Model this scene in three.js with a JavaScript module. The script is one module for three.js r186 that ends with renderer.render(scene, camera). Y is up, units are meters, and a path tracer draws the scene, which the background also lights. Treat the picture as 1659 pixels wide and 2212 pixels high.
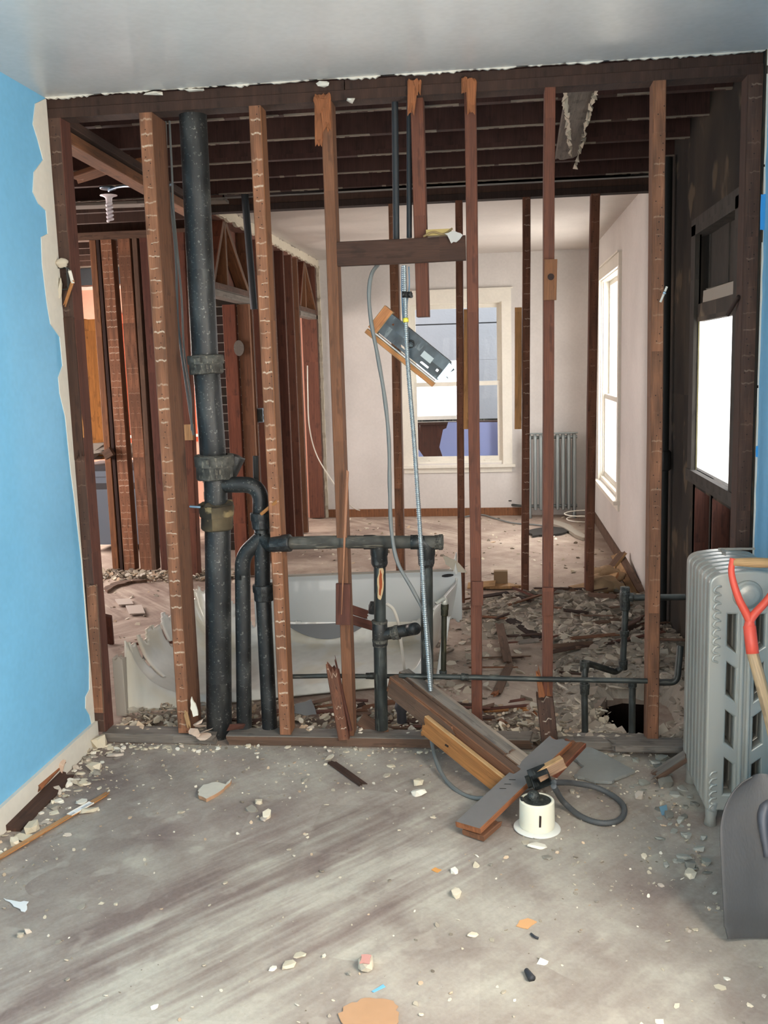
import * as THREE from 'three';
import { ConvexGeometry } from 'three/addons/geometries/ConvexGeometry.js';
import { mergeGeometries } from 'three/addons/utils/BufferGeometryUtils.js';
import { RectAreaLightUniformsLib } from 'three/addons/lights/RectAreaLightUniformsLib.js';

// ---------- camera, sky, daylight, exposure ----------
const W = 1659, H = 2212, F = 2073.44;
const scene = new THREE.Scene();
const camera = new THREE.PerspectiveCamera(2 * Math.atan(H / 2 / F) * 180 / Math.PI, W / H, 0.05, 200);
camera.position.set(1.802, 1.6336, 3.9126);
camera.rotation.set(-0.15216, 0.11999, -0.02944, 'YXZ');
const renderer = new THREE.WebGLRenderer({ antialias: true });
renderer.toneMapping = THREE.LinearToneMapping;
renderer.toneMappingExposure = 1.11;
renderer.shadowMap.enabled = true;
RectAreaLightUniformsLib.init();
{
  const w = 64, h = 32, d = new Float32Array(w * h * 4);
  for (let j = 0; j < h; j++) for (let i = 0; i < w; i++) {
    const el = (j + .5) / h - .5, k = el < 0 ? .55 : .9 + .25 * el, o = (j * w + i) * 4;
    d[o] = k; d[o + 1] = k * 1.0; d[o + 2] = k * 1.03; d[o + 3] = 1;
  }
  const t = new THREE.DataTexture(d, w, h, THREE.RGBAFormat, THREE.FloatType);
  t.mapping = THREE.EquirectangularReflectionMapping; t.magFilter = THREE.LinearFilter; t.needsUpdate = true;
  scene.background = t; scene.backgroundIntensity = 4.2;
}
// daylight that comes in through each window opening: [x, y, z, width, height, look-at x, y, z, intensity, colour]
for (const [x, y, z, w, h, tx, ty, tz, I, c] of [
  [2.96, 1.5, 2.35, 1.25, 1.5, 0, 1.5, 2.2, 19, 0xfff3e2],      // near room, right wall
  [1.35, 1.5, 5.36, 1.7, 1.5, 1.35, 1.7, 0, 11.5, 0xfff6ec],       // near room, wall behind the camera
  [3.0, 1.62, -1.2, 1.7, 1.25, 0, 1.2, -1.2, 1.5, 0xfffaf2],          // bathroom
  [2.98, 1.42, -4.75, 1.4, 1.8, 0, 1.3, -4.75, 7.2, 0xfffaf4],      // white room
  [-1.88, 1.56, -6.5, .74, 1.2, -1.88, 1.2, 0, 5, 0xfff4e4],     // coral room
  [-3.34, 1.5, -2.2, 1.6, 1.4, 0, .8, -2.6, 13, 0xfff0ec],         // hall, left wall
  [-3.34, 1.5, -5.0, 1.2, 1.4, 0, 1.2, -4.6, 26, 0xfff0e4],
]) {
  const l = new THREE.RectAreaLight(c, I, w, h);
  l.position.set(x, y, z); l.lookAt(tx, ty, tz); l.name = 'window_daylight'; scene.add(l);
}

// ---------- helpers ----------
let seed = 7;
const rnd = () => { seed = (seed + 0x6d2b79f5) | 0; let t = Math.imul(seed ^ (seed >>> 15), 1 | seed); t = (t + Math.imul(t ^ (t >>> 7), 61 | t)) ^ t; return ((t ^ (t >>> 14)) >>> 0) / 4294967296; };
const rr = (a, b) => a + (b - a) * rnd();
const V = (x, y, z) => new THREE.Vector3(x, y, z);
const lerp = (a, b, t) => a + (b - a) * t, clamp = (x, a, b) => Math.min(b, Math.max(a, x));
const sm = (a, b, x) => { const t = clamp((x - a) / (b - a), 0, 1); return t * t * (3 - 2 * t); };
// a measured point of the photograph as a place in the room: on the plane axis = value
function P(px, py, axis, val) {
  const d = V((px - W / 2) / F, -(py - H / 2) / F, -1).applyEuler(camera.rotation);
  return camera.position.clone().addScaledVector(d, (val - camera.position[axis]) / d[axis]);
}
const hash = (x, y, s) => { let h = Math.imul(x, 374761393) ^ Math.imul(y, 668265263) ^ Math.imul(s, 1274126177); h = Math.imul(h ^ (h >>> 13), 1274126177); return ((h ^ (h >>> 16)) >>> 0) / 4294967296; };
function vn(x, y, s = 0, per = 0) {   // value noise, periodic when per > 0
  const xi = Math.floor(x), yi = Math.floor(y), fx = x - xi, fy = y - yi, u = fx * fx * (3 - 2 * fx), v = fy * fy * (3 - 2 * fy);
  const m = (a) => per ? ((a % per) + per) % per : a;
  const a = hash(m(xi), m(yi), s), b = hash(m(xi + 1), m(yi), s), c = hash(m(xi), m(yi + 1), s), d = hash(m(xi + 1), m(yi + 1), s);
  return (a + (b - a) * u) * (1 - v) + (c + (d - c) * u) * v;
}
const fbm = (x, y, s, oct, per = 0) => { let a = .5, r = 0, n = 0; for (let i = 0; i < oct; i++) { r += a * vn(x, y, s + i, per); n += a; a *= .5; x *= 2; y *= 2; per *= 2; } return r / n; };
function tex(w, h, fn, { srgb = true, wrap = THREE.RepeatWrapping, rep } = {}) {
  const d = new Uint8Array(w * h * 4);
  for (let j = 0; j < h; j++) for (let i = 0; i < w; i++) { const c = fn((i + .5) / w, (j + .5) / h, i, j), o = (j * w + i) * 4; for (let k = 0; k < 3; k++) d[o + k] = clamp(typeof c === 'number' ? c : c[k], 0, 255); d[o + 3] = 255; }
  const t = new THREE.DataTexture(d, w, h, THREE.RGBAFormat);
  t.wrapS = t.wrapT = wrap; t.magFilter = THREE.LinearFilter; t.minFilter = THREE.LinearMipmapLinearFilter; t.generateMipmaps = true;
  if (srgb) t.colorSpace = THREE.SRGBColorSpace;
  if (rep) t.repeat.set(...rep);
  t.needsUpdate = true; return t;
}
const mat = (color, rough = .85, extra = {}) => new THREE.MeshStandardMaterial({ color, roughness: rough, ...extra });
const pmat = (color, rough, extra) => new THREE.MeshPhysicalMaterial({ color, roughness: rough, ...extra });

const used = {};
const numbered = (n) => { const k = used[n] = (used[n] ?? -1) + 1; return k ? n + '_' + String(k).padStart(3, '0') : n; };
const geoOf = (g) => Array.isArray(g) ? (g.length > 1 ? mergeGeometries(g.map((q) => { const c = q.index ? q.toNonIndexed() : q.clone(); for (const k of Object.keys(c.attributes)) if (!['position', 'normal', 'uv'].includes(k)) c.deleteAttribute(k); if (!c.attributes.uv) c.setAttribute('uv', new THREE.BufferAttribute(new Float32Array(c.attributes.position.count * 2), 2)); c.clearGroups(); return c; })) : g[0]) : g;
function put(name, g, m, parent) { const o = new THREE.Mesh(geoOf(g), m); o.name = name; o.castShadow = o.receiveShadow = true; parent.add(o); return o; }
function struct(name, g, m) { const o = put(numbered(name), g, m, scene); o.userData = { kind: 'structure' }; return o; }
const meta = (o, label, category, group) => { o.userData = { label, category }; if (group) o.userData.group = group; return o; };
// a thing of several parts, modelled where it stands; parts: (add) => add(name, geometry, material, parent, label)
function thing(name, label, category, group, build) {
  const t = new THREE.Group(); t.name = numbered(name); scene.add(t); meta(t, label, category, group);
  build((n, g, m, parent = t, lab) => { const o = put(n, g, m, parent); if (lab) o.userData.label = lab; return o; });
  const b = new THREE.Box3().setFromObject(t), c = V((b.min.x + b.max.x) / 2, b.min.y, (b.min.z + b.max.z) / 2);
  t.position.copy(c); for (const k of t.children) k.position.sub(c);
  return t;
}
function solo(name, label, category, g, m, group) {
  g = geoOf(g); g.computeBoundingBox(); const b = g.boundingBox, c = V((b.min.x + b.max.x) / 2, b.min.y, (b.min.z + b.max.z) / 2);
  g.translate(-c.x, -c.y, -c.z); const o = put(numbered(name), g, m, scene); o.position.copy(c); return meta(o, label, category, group);
}
// box with uv in metres
function box(x0, x1, y0, y1, z0, z1) {
  const w = x1 - x0, h = y1 - y0, d = z1 - z0, g = new THREE.BoxGeometry(w, h, d), u = g.attributes.uv, dims = [[d, h], [d, h], [w, d], [w, d], [w, h], [w, h]];
  for (let f = 0; f < 6; f++) for (let k = 0; k < 4; k++) { const i = f * 4 + k; u.setXY(i, u.getX(i) * dims[f][0] + x0 * .37, u.getY(i) * dims[f][1] + z0 * .71); }
  return g.translate((x0 + x1) / 2, (y0 + y1) / 2, (z0 + z1) / 2);
}
// sawn timber from a to b: section w x d, its front face (material 1) towards `front`; ragged ends where asked
function timber(a, b, w, d, front = V(0, 0, 1), { rag0 = 0, rag1 = 0, c = .003, taper = 1, warp = .0015 } = {}) {
  const Y = b.clone().sub(a), L = Y.length(); Y.normalize();
  const Z = front.clone().addScaledVector(Y, -front.dot(Y)).normalize(), X = Y.clone().cross(Z);
  const nx = rag0 || rag1 ? 5 : 1, ring = [];   // section outline, front (z = 0) first
  const hw = w / 2;
  for (let i = 0; i <= nx; i++) ring.push([-hw + c + (w - 2 * c) * i / nx, 0]);
  ring.push([hw, -c], [hw, -d + c]);
  for (let i = nx; i >= 0; i--) ring.push([-hw + c + (w - 2 * c) * i / nx, -d]);
  ring.push([-hw, -d + c], [-hw, -c]);
  const n = ring.length, rows = Math.max(1, Math.round(L / .35)), pos = [], uv = [], idx = [[], []], s0 = Math.floor(rnd() * 999), off = rnd() * 3;
  const at = (r, j) => {
    const t = r / rows; let y = t * L; const [x, z] = ring[j % n], k = lerp(1, taper, t);
    if (r === 0) y += rag0 * hash(Math.round(x * 200), Math.round(z * 60), s0);
    if (r === rows) y -= rag1 * hash(Math.round(x * 200), Math.round(z * 60), s0 + 1);
    const wx = warp * (vn(t * 6, s0) - .5) * 2;
    return a.clone().addScaledVector(Y, y).addScaledVector(X, x * k + wx).addScaledVector(Z, z);
  };
  let per = [0]; for (let j = 1; j <= n; j++) per.push(per[j - 1] + Math.hypot(ring[j % n][0] - ring[j - 1][0], ring[j % n][1] - ring[j - 1][1]));
  let k = 0;
  for (let r = 0; r < rows; r++) for (let j = 0; j < n; j++) {
    for (const [rr_, jj] of [[r, j], [r, j + 1], [r + 1, j + 1], [r + 1, j]]) { pos.push(...at(rr_, jj).toArray()); uv.push(per[jj] + (j >= nx ? off : 0), L * rr_ / rows + off); }
    idx[j < nx ? 1 : 0].push(k, k + 1, k + 2, k, k + 2, k + 3); k += 4;
  }
  for (const r of [0, rows]) {
    const s = k; for (let j = 0; j < n; j++) { pos.push(...at(r, j).toArray()); uv.push(ring[j][0] + .1, ring[j][1]); } k += n;
    const m = at(r, 0); let cx = V(0, 0, 0); for (let j = 0; j < n; j++) cx.add(at(r, j)); cx.divideScalar(n); pos.push(...cx.toArray()); uv.push(.1, 0);
    for (let j = 0; j < n; j++) r ? idx[0].push(s + j, s + (j + 1) % n, k) : idx[0].push(s + (j + 1) % n, s + j, k); k++;
  }
  const g = new THREE.BufferGeometry();
  g.setAttribute('position', new THREE.Float32BufferAttribute(pos, 3)); g.setAttribute('uv', new THREE.Float32BufferAttribute(uv, 2));
  g.setIndex([...idx[0], ...idx[1]]); g.addGroup(0, idx[0].length, 0); g.addGroup(idx[0].length, idx[1].length, 1);
  const q = g.toNonIndexed(); q.clearGroups(); q.addGroup(0, idx[0].length, 0); q.addGroup(idx[0].length, idx[1].length, 1);
  q.computeVertexNormals(); return q;
}
// round bar swept along points; r may be a function of the length so far
function sweep(pts, r, sides = 12, caps = true) {
  const rf = typeof r === 'function' ? r : () => r, pos = [], uv = [], idx = []; let N = null, len = 0;
  const n = pts.length;
  for (let i = 0; i < n; i++) {
    const T = (i ? pts[i].clone().sub(pts[i - 1]).normalize() : V(0, 0, 0)).add(i < n - 1 ? pts[i + 1].clone().sub(pts[i]).normalize() : V(0, 0, 0)).normalize();
    if (!N) N = Math.abs(T.y) < .9 ? V(0, 1, 0) : V(1, 0, 0);
    N = N.clone().addScaledVector(T, -N.dot(T)).normalize(); const B = T.clone().cross(N);
    if (i) len += pts[i].distanceTo(pts[i - 1]);
    const R = rf(len, i / (n - 1));
    for (let j = 0; j <= sides; j++) { const a = j / sides * Math.PI * 2; pos.push(...pts[i].clone().addScaledVector(N, R * Math.cos(a)).addScaledVector(B, R * Math.sin(a)).toArray()); uv.push(j / sides * R * 6.28, len); }
    if (i) for (let j = 0; j < sides; j++) { const p = (i - 1) * (sides + 1) + j, q = p + sides + 1; idx.push(p, p + 1, q, p + 1, q + 1, q); }
  }
  if (caps) for (const e of [0, n - 1]) { const s = pos.length / 3; pos.push(...pts[e].toArray()); uv.push(0, 0); for (let j = 0; j < sides; j++) { const p = e * (sides + 1) + j; e ? idx.push(s, p, p + 1) : idx.push(s, p + 1, p); } }
  const g = new THREE.BufferGeometry(); g.setAttribute('position', new THREE.Float32BufferAttribute(pos, 3)); g.setAttribute('uv', new THREE.Float32BufferAttribute(uv, 2)); g.setIndex(idx); g.computeVertexNormals(); return g;
}
const curve = (pts, n = 60) => new THREE.CatmullRomCurve3(pts, false, 'centripetal').getSpacedPoints(n);
// pipe run with rounded elbows
function elbowed(pts, R, step = 6) {
  const o = [pts[0]];
  for (let i = 1; i < pts.length - 1; i++) {
    const p = pts[i], a = pts[i - 1].clone().sub(p), b = pts[i + 1].clone().sub(p), k = Math.min(R, a.length() * .48, b.length() * .48);
    const A = p.clone().addScaledVector(a.normalize(), k), B = p.clone().addScaledVector(b.normalize(), k);
    for (let s = 0; s <= step; s++) { const t = s / step; o.push(A.clone().multiplyScalar((1 - t) * (1 - t)).addScaledVector(p, 2 * t * (1 - t)).addScaledVector(B, t * t)); }
  }
  o.push(pts.at(-1)); return o;
}
// turned collar between two points; profile [[t, r], ...]
function collar(a, b, prof, sides = 20) {
  const L = a.distanceTo(b), g = new THREE.LatheGeometry(prof.map(([t, r]) => new THREE.Vector2(r, t * L)), sides);
  g.applyQuaternion(new THREE.Quaternion().setFromUnitVectors(V(0, 1, 0), b.clone().sub(a).normalize())); return g.translate(a.x, a.y, a.z);
}
const hub = (a, b, r) => collar(a, b, [[0, r * .72], [0, r * .86], [.08, r * .93], [.5, r * .93], [.55, r], [.93, r * 1.02], [1, r * .97], [1, r * .7]]);
function rough(g, amp, f = 60, s = 3) { const p = g.attributes.position, n = g.attributes.normal; for (let i = 0; i < p.count; i++) { const x = p.getX(i), y = p.getY(i), z = p.getZ(i), k = amp * (vn(x * f + z * f * .7, y * f + z * f * .4, s) - .5) * 2; p.setXYZ(i, x + n.getX(i) * k, y + n.getY(i) * k, z + n.getZ(i) * k); } g.computeVertexNormals(); return g; }
const shp = (pts, holes = []) => { const s = new THREE.Shape(pts.map((p) => new THREE.Vector2(p[0], p[1]))); for (const h of holes) s.holes.push(new THREE.Path(h.map((p) => new THREE.Vector2(p[0], p[1])))); return s; };
const ext = (s, depth, bevel = 0, seg = 1) => new THREE.ExtrudeGeometry(s, bevel ? { depth: depth - 2 * bevel, bevelEnabled: true, bevelSize: bevel, bevelThickness: bevel, bevelOffset: -bevel, bevelSegments: seg, curveSegments: 6 } : { depth, bevelEnabled: false, curveSegments: 6 });
const rect = (x0, x1, y0, y1) => [[x0, y0], [x1, y0], [x1, y1], [x0, y1]];
const slabZ = (out, holes, z, th) => ext(shp(out, holes), th).translate(0, 0, z);                                     // wall across z, front at z + th
const slabX = (out, holes, x, th) => ext(shp(out.map(([z, y]) => [-z, y]), holes.map((h) => h.map(([z, y]) => [-z, y]))), th).rotateY(Math.PI / 2).translate(x, 0, 0);   // wall across x from x to x + th, outline in (z, y)
const slabY = (out, holes, y, th) => ext(shp(out.map(([x, z]) => [x, -z]), holes.map((h) => h.map(([x, z]) => [x, -z]))), th).rotateX(-Math.PI / 2).translate(0, y, 0);  // slab from y to y + th, outline in (x, z)
const ring4 = (x0, x1, y0, y1, w, z0, z1) => [box(x0, x0 + w, y0, y1, z0, z1), box(x1 - w, x1, y0, y1, z0, z1), box(x0 + w, x1 - w, y0, y0 + w, z0, z1), box(x0 + w, x1 - w, y1 - w, y1, z0, z1)];
const turnX = (g, x) => g.rotateY(-Math.PI / 2).translate(x, 0, 0);   // lays a z-wall piece (x, y, z) on an x-wall: x -> z, z -> -x
// ragged outline between points
function ragged(pts, n, amp, s = 1) { const o = []; for (let i = 0; i < pts.length; i++) { const a = pts[i], b = pts[(i + 1) % pts.length]; for (let k = 0; k < n; k++) { const t = k / n, e = k ? amp * (hash(i, k, s) - .5) * 2 : 0, dx = b[0] - a[0], dy = b[1] - a[1], L = Math.hypot(dx, dy) || 1; o.push([a[0] + dx * t - dy / L * e, a[1] + dy * t + dx / L * e]); } } return o; }

// ---------- materials ----------
const grain = tex(256, 1024, (u, v) => {
  const w = fbm(u * 8, v * 3, 5, 3, 0), g = vn(u * 90 + w * 8, v * 10, 11) * .5 + vn(u * 200, v * 26, 12) * .5, band = vn(u * 14 + w * 4, v * 2, 14);
  const kn = fbm(u * 10, v * 16, 18, 3), k = 158 + 60 * g + 36 * band - 34 * sm(.66, .84, kn);
  return [k, k * .985, k * .97];
}, { rep: [4, 1] });
const SPAN = 1.06;   // 20 plaster keys in one repeat
const keyed = (amount, s, rgb, peak) => tex(64, 1536, (u, v) => {
  const w = fbm(u * 3, v * 22, s, 3), g = vn(u * 18 + w * 3, v * 12, s + 1) * .5 + vn(u * 44, v * 30, s + 2) * .5;
  let k = .74 + .3 * g + .18 * (vn(u * 2, v * 9, s + 8) - .5) * 2, c = rgb.map((q) => q * k);
  const f = v * 20, i = Math.floor(f), y = f - i - .5 + .14 * (vn(u * 5, i * 3.1, s + 3) - .5) + .3 * (hash(i, 8, s) - .5), on = hash(i, 1, s) < amount ? .4 + .6 * hash(i, 2, s) : .14 * hash(i, 2, s);
  const reach = sm(0, .12, u - .3 * hash(i, 5, s) * (hash(i, 6, s) > .5)) * (hash(i, 6, s) > .75 ? sm(.9, .6, u) : 1);
  const m = peak * on * reach * sm(.04 + .08 * hash(i, 7, s), .02, Math.abs(y)) * (.55 + .45 * vn(u * 12, f * 12, s + 4));
  c = c.map((q, j) => lerp(q, [214, 205, 186][j], clamp(m, 0, 1)));
  for (let n = 0; n < 2; n++) { const dx = (u - .22 - .56 * hash(i, 20 + n, s)) * .05, dy = (f - i - .5 + (n ? .22 : -.24)) * SPAN / 20; if (hash(i, 9 + n, s) < .7 && Math.hypot(dx, dy) < .0022) c = c.map((q) => q * .35); }
  return c;
}, { rep: [20, 1 / SPAN] });
const woodTones = [[0x875b3f, .8], [0x794936, .82], [0x6b4033, .85], [0x50372b, .88], [0x966440, .8], [0x402b23, .9], [0x775d4c, .9], [0x8c5038, .8]];
const wood = woodTones.map(([c, r]) => mat(c, r, { map: grain, bumpMap: grain, bumpScale: .0012 }));
const marked = (amount, peak) => { const t = [[138, 94, 68], [116, 75, 55], [84, 61, 50]].map((rgb, i) => { const m = keyed(amount, 31 + i * 40 + amount * 100 | 0, rgb, peak); return mat(0xffffff, .88, { map: m, bumpMap: m, bumpScale: .0008 }); }); return [0, 1, 2, 2, 0, 2, 2, 1].map((i) => t[i]); };
const strong = marked(.8, .85), weak = marked(.4, .4);
const oakWood = mat(0xc98a4e, .7, { map: grain, bumpMap: grain, bumpScale: .0008 });
const palePine = mat(0xcfa877, .75, { map: grain });
const freshBreak = mat(0xa96b44, .9, { map: grain, bumpMap: grain, bumpScale: .002 });
const greyWood = mat(0x8f8880, .9, { map: grain, bumpMap: grain, bumpScale: .001 });
const darkWood = mat(0x3a2a24, .92, { map: grain, bumpMap: grain, bumpScale: .0015 });

const plasterTex = tex(512, 512, (u, v) => { const k = 232 + 16 * (fbm(u * 4, v * 4, 3, 4, 4) - .5) * 2 + 6 * (vn(u * 128, v * 128, 9, 128) - .5); return [k, k, k]; }, { rep: [.5, .5] });
const bumpTex = tex(512, 512, (u, v) => 128 + 60 * (fbm(u * 8, v * 8, 21, 4, 8) - .5) * 2 + 25 * (vn(u * 90, v * 90, 22, 90) - .5), { srgb: false, rep: [.6, .6] });
const paint = (c, r = .6, bs = .003) => mat(c, r, { map: plasterTex, bumpMap: bumpTex, bumpScale: bs });
const bluePaint = paint(0x82caf4, .5, .001), whitePaint = paint(0xddd8d3, .7), ceilPaint = paint(0xe2e2df, .27, .0003), trimPaint = paint(0xf0ebde, .5, .0008), bareWall = paint(0xeee8da, .9, .003);
const whiteCeil = paint(0xd6cec6, .5, .0015), coralPaint = paint(0xefb49c, .7), orangePaint = paint(0xd9531f, .5), wainscot = paint(0x3f4a52, .6);
const plaster = mat(0xd6cbb6, .95, { map: plasterTex, bumpMap: bumpTex, bumpScale: .006 });
const plasterGrey = mat(0x9d978c, .95, { bumpMap: bumpTex, bumpScale: .006 });
const soot = tex(512, 512, (u, v) => { const k = 105 + 90 * (fbm(u * 5, v * 3, 51, 5, 0) - .5) * 2, p = sm(.62, .75, fbm(u * 9, v * 7, 57, 4)); return [lerp(k, 190, p), lerp(k * .93, 178, p), lerp(k * .84, 155, p)]; }, { rep: [.7, .7] });
const sootWall = mat(0x6b6256, .95, { map: soot, bumpMap: soot, bumpScale: .008 });
const boardDark = mat(0x4a4640, .9, { map: grain, bumpMap: grain, bumpScale: .002 });

// dusty floors: swept streaks run from the left front to the right back
const dust = (s, warm) => (u, v) => {
  const x = u * 2.8, z = v * 2.1, a = (x * .657 + z * -.754), b = (x * .754 + z * .657);   // a along the sweep, b across
  const zone = sm(.25, .75, fbm(x * 1.3, z * 1.3, s, 3)), wob = .3 * fbm(x * 2.2, z * 2.2, s + 4, 3), fine = fbm(b * 60, a * 6, s + 2, 3);
  const blot = fbm(x * 5, z * 5, s + 3, 5), brush = sm(1.22 + wob, 1.36 + wob, b + .15) * sm(2.12, 1.85, b) * sm(-1.9, -1.3, a) * sm(.95, .2, a);
  const dir = fbm(x * 1.7 + 9, z * 1.7, s + 12, 2) > .5, st = lerp(dir ? fbm((a + b * .4) * 7, (b - a * .4) * 2.6, s + 1, 5) : fbm(b * 6, a * 3, s + 1, 5), fbm(b * 11, a * .9, s + 1, 5), brush);
  const d = clamp(.5 + (st - .5) * (.7 + 1.15 * brush) + (fine - .5) * (.25 + .5 * brush) + (blot - .5) * 1.05 + (zone - .5) * .25, 0, 1);
  const k = vn(x * 420, z * 420, s + 6) * 6 + vn(x * 130, z * 130, s + 7) * 8, tile = (hash(Math.floor(x / .305 + .3), Math.floor(z / .305 + .2), s) - .5) * 9;
  const lo = warm ? [134, 117, 108] : [122, 107, 100], hi = warm ? [188, 176, 164] : [176, 170, 157];
  let c = lo.map((q, j) => lerp(q, hi[j], d) + k - 6 + tile);
  const cr = sm(.66, .78, fbm(x * 12, z * 12, s + 9, 4)) * .22; return c.map((q, j) => lerp(q, [205, 200, 184][j], cr));
};
const floorTex = tex(2048, 1536, dust(401, false), { wrap: THREE.MirroredRepeatWrapping, rep: [1 / 2.8, 1 / 2.1] });
const floorTex2 = tex(1024, 768, dust(513, true), { wrap: THREE.MirroredRepeatWrapping, rep: [1 / 2.8, 1 / 2.1] });
const dustBump = tex(512, 512, (u, v) => 128 + 90 * (fbm(u * 24, v * 24, 61, 4, 24) - .5) * 2, { srgb: false, rep: [1.3, 1.3] });
const nearFloor = mat(0xffffff, .82, { map: floorTex, bumpMap: dustBump, bumpScale: .0025 });
const farFloor = mat(0xf2ece6, .85, { map: floorTex2, bumpMap: dustBump, bumpScale: .003 });

const castTex = tex(512, 512, (u, v) => { const k = 120 + 70 * (fbm(u * 6, v * 8, 71, 4, 0) - .5) * 2, dst = sm(.6, .74, fbm(u * 22, v * 9, 74, 4)) * .6; return [lerp(k, 225, dst), lerp(k * 1.02, 220, dst), lerp(k * 1.02, 208, dst)]; }, { rep: [3, 1.4] });
const ironTex = tex(512, 512, (u, v) => { const k = 36 + 22 * (fbm(u * 6, v * 8, 171, 4) - .5) * 2, dst = sm(.5, .8, fbm(u * 7, v * 5, 174, 4)) * .22 + .5 * sm(.72, .78, fbm(u * 40, v * 110, 177, 3)); return [lerp(k, 150, dst), lerp(k * 1.04, 148, dst), lerp(k * 1.05, 138, dst)]; }, { rep: [3, 1.4] });
const castIron = mat(0xffffff, .48, { map: ironTex, metalness: .15, bumpMap: castTex, bumpScale: .0012 });
const castDusty = mat(0x9a958a, .8, { map: castTex, bumpMap: castTex, bumpScale: .003 });
const leadJoint = mat(0xb0a588, .85, { map: soot, bumpMap: soot, bumpScale: .006 });
const galv = mat(0x7d827e, .5, { map: castTex, metalness: .35, bumpMap: castTex, bumpScale: .0008 });
const brassPipe = mat(0x6e6a50, .5, { map: castTex, metalness: .5 });
const silver = mat(0xaaa9a0, .36, { metalness: .3, bumpMap: bumpTex, bumpScale: .002 });
const silverFar = mat(0x868d8c, .42, { metalness: .45 });
const steel = mat(0x8fa3b2, .35, { metalness: .8 });
const cableGrey = mat(0x6d7170, .6), black = mat(0x141414, .6), whiteCable = mat(0xd8d4c8, .5), rubberDark = mat(0x35363a, .6);
const tubWhite = pmat(0xdadcd8, .28, { clearcoat: .4, map: plasterTex }), linerGrey = pmat(0xc3c7c5, .42, { clearcoat: .1 }), linerEdge = mat(0x77797a, .7);
const enamelOld = tex(512, 512, (u, v) => { const y = fbm(u * 5, v * 4, 91, 4), k = 236 - 20 * fbm(u * 30, v * 30, 95, 3), r = .3 * sm(.56, .74, y); return [lerp(k, 205, r), lerp(k, 188, r), lerp(k * .98, 150, r)]; }, { rep: [1, 1] });
const tubInner = pmat(0xeeeeea, .32, { map: enamelOld, clearcoat: .35 });
const glass = pmat(0xffffff, .03, { transmission: 1, thickness: 0, ior: 1.45, specularIntensity: .04 });
const dirtyGlass = pmat(0xe8eef2, .25, { transmission: .85, thickness: 0, ior: 1.45 });
const blueGlass = pmat(0xa9b6e0, .35, { transmission: .45, thickness: 0, ior: 1.4 });
const rust = mat(0x8a3f1c, .9, { bumpMap: bumpTex, bumpScale: .003 }), rustPale = mat(0xb59c78, .9);

// ---------- structure: one long house slice; x to the right, z towards the camera, the stripped wall at z = 0 ----------
const CH = 2.74, XR = 2.8, ZM = -2.45, ZF = -6.34, XL = -3.2;
const win = { near: [1.7, 3.0, .75, 2.25], bath: [-1.1, -.3, 1.06, 2.23], white: [-5.45, -4.02, .5, 2.36], far: [.885, 1.87, .57, 2.26], hall: [-3, -1.4, .8, 2.2], coralSide: [-5.6, -4.4, .8, 2.2], coral: [-2.25, -1.51, .96, 2.17], back: [.5, 2.2, .75, 2.25] };
const R4 = ([a, b, c, d]) => rect(a, b, c, d);
struct('floor', slabY(rect(-.12, 2.98, .012, 5.4), [], -.06, .06), nearFloor);
const hole = [[1296, 1525], [1312, 1502], [1345, 1494], [1392, 1497], [1402, 1540], [1404, 1584], [1335, 1584], [1308, 1570], [1300, 1548]].map(([x, y]) => { const p = P(x, y, 'y', 0); return [p.x, p.z]; });
struct('floor_beyond', slabY(rect(XL - .2, 2.98, ZF - .2, .01), [hole], -.06, .059), farFloor);
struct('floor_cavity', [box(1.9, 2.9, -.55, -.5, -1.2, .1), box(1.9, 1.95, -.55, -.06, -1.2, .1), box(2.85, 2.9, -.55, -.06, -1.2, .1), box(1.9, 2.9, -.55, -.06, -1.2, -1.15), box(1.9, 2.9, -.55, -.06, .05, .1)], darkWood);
struct('wall_left', slabX(rect(.0, 5.4, 0, CH), [], -.13, .13), bluePaint);
struct('wall_right', slabX(rect(.02, 5.4, 0, CH), [R4(win.near)], XR + .01, .14), bluePaint);
struct('wall_back', slabZ(rect(-.1, 2.95, 0, CH), [R4(win.back)], 5.2, .14), whitePaint);
{ // near ceiling with its torn front edge
  const e = []; for (let i = 0; i <= 60; i++) { const x = -.1 + 3.05 * i / 60; e.push([x, .006 + .022 * (fbm(i * .7, 2, 8, 3) - .5) * 2]); }
  struct('ceiling', slabY([...e, [2.98, 5.4], [-.12, 5.4]], [], CH, .016), ceilPaint);
  struct('ceiling_deck', slabY(rect(XL - .2, 3, ZF - .2, 5.4), [], CH + .2, .05), darkWood);
}
struct('wall_hall_front', slabZ(rect(XL - .1, -.13, 0, CH + .2), [], .0, .1), whitePaint);
struct('wall_hall_left', slabX(rect(ZF - .1, .1, 0, CH + .2), [R4(win.hall), R4(win.coralSide)], XL - .12, .12), coralPaint);
struct('wall_far', slabZ(rect(-.12, 2.95, 0, CH + .2), [R4(win.far)], ZF - .16, .16), whitePaint);
struct('wall_coral', slabZ(rect(XL - .1, -.12, 0, 2.58), [R4(win.coral)], ZF - .16, .16), coralPaint);
struct('trim_1', [box(XL, -.17, 2.53, 2.565, ZF, ZF + .02)], trimPaint);
struct('wall_coral_frieze', box(XL, -.17, 2.58, 2.76, ZF - .16, ZF), wainscot);
struct('wall_coral_frieze', box(XL, -.17, 2.76, 2.93, ZF - .16, ZF - .01), plasterGrey);
struct('wall_white_right', slabX(rect(ZF - .1, ZM - .03, 0, CH + .2), [R4(win.white)], XR - .02, .16), whitePaint);
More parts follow.
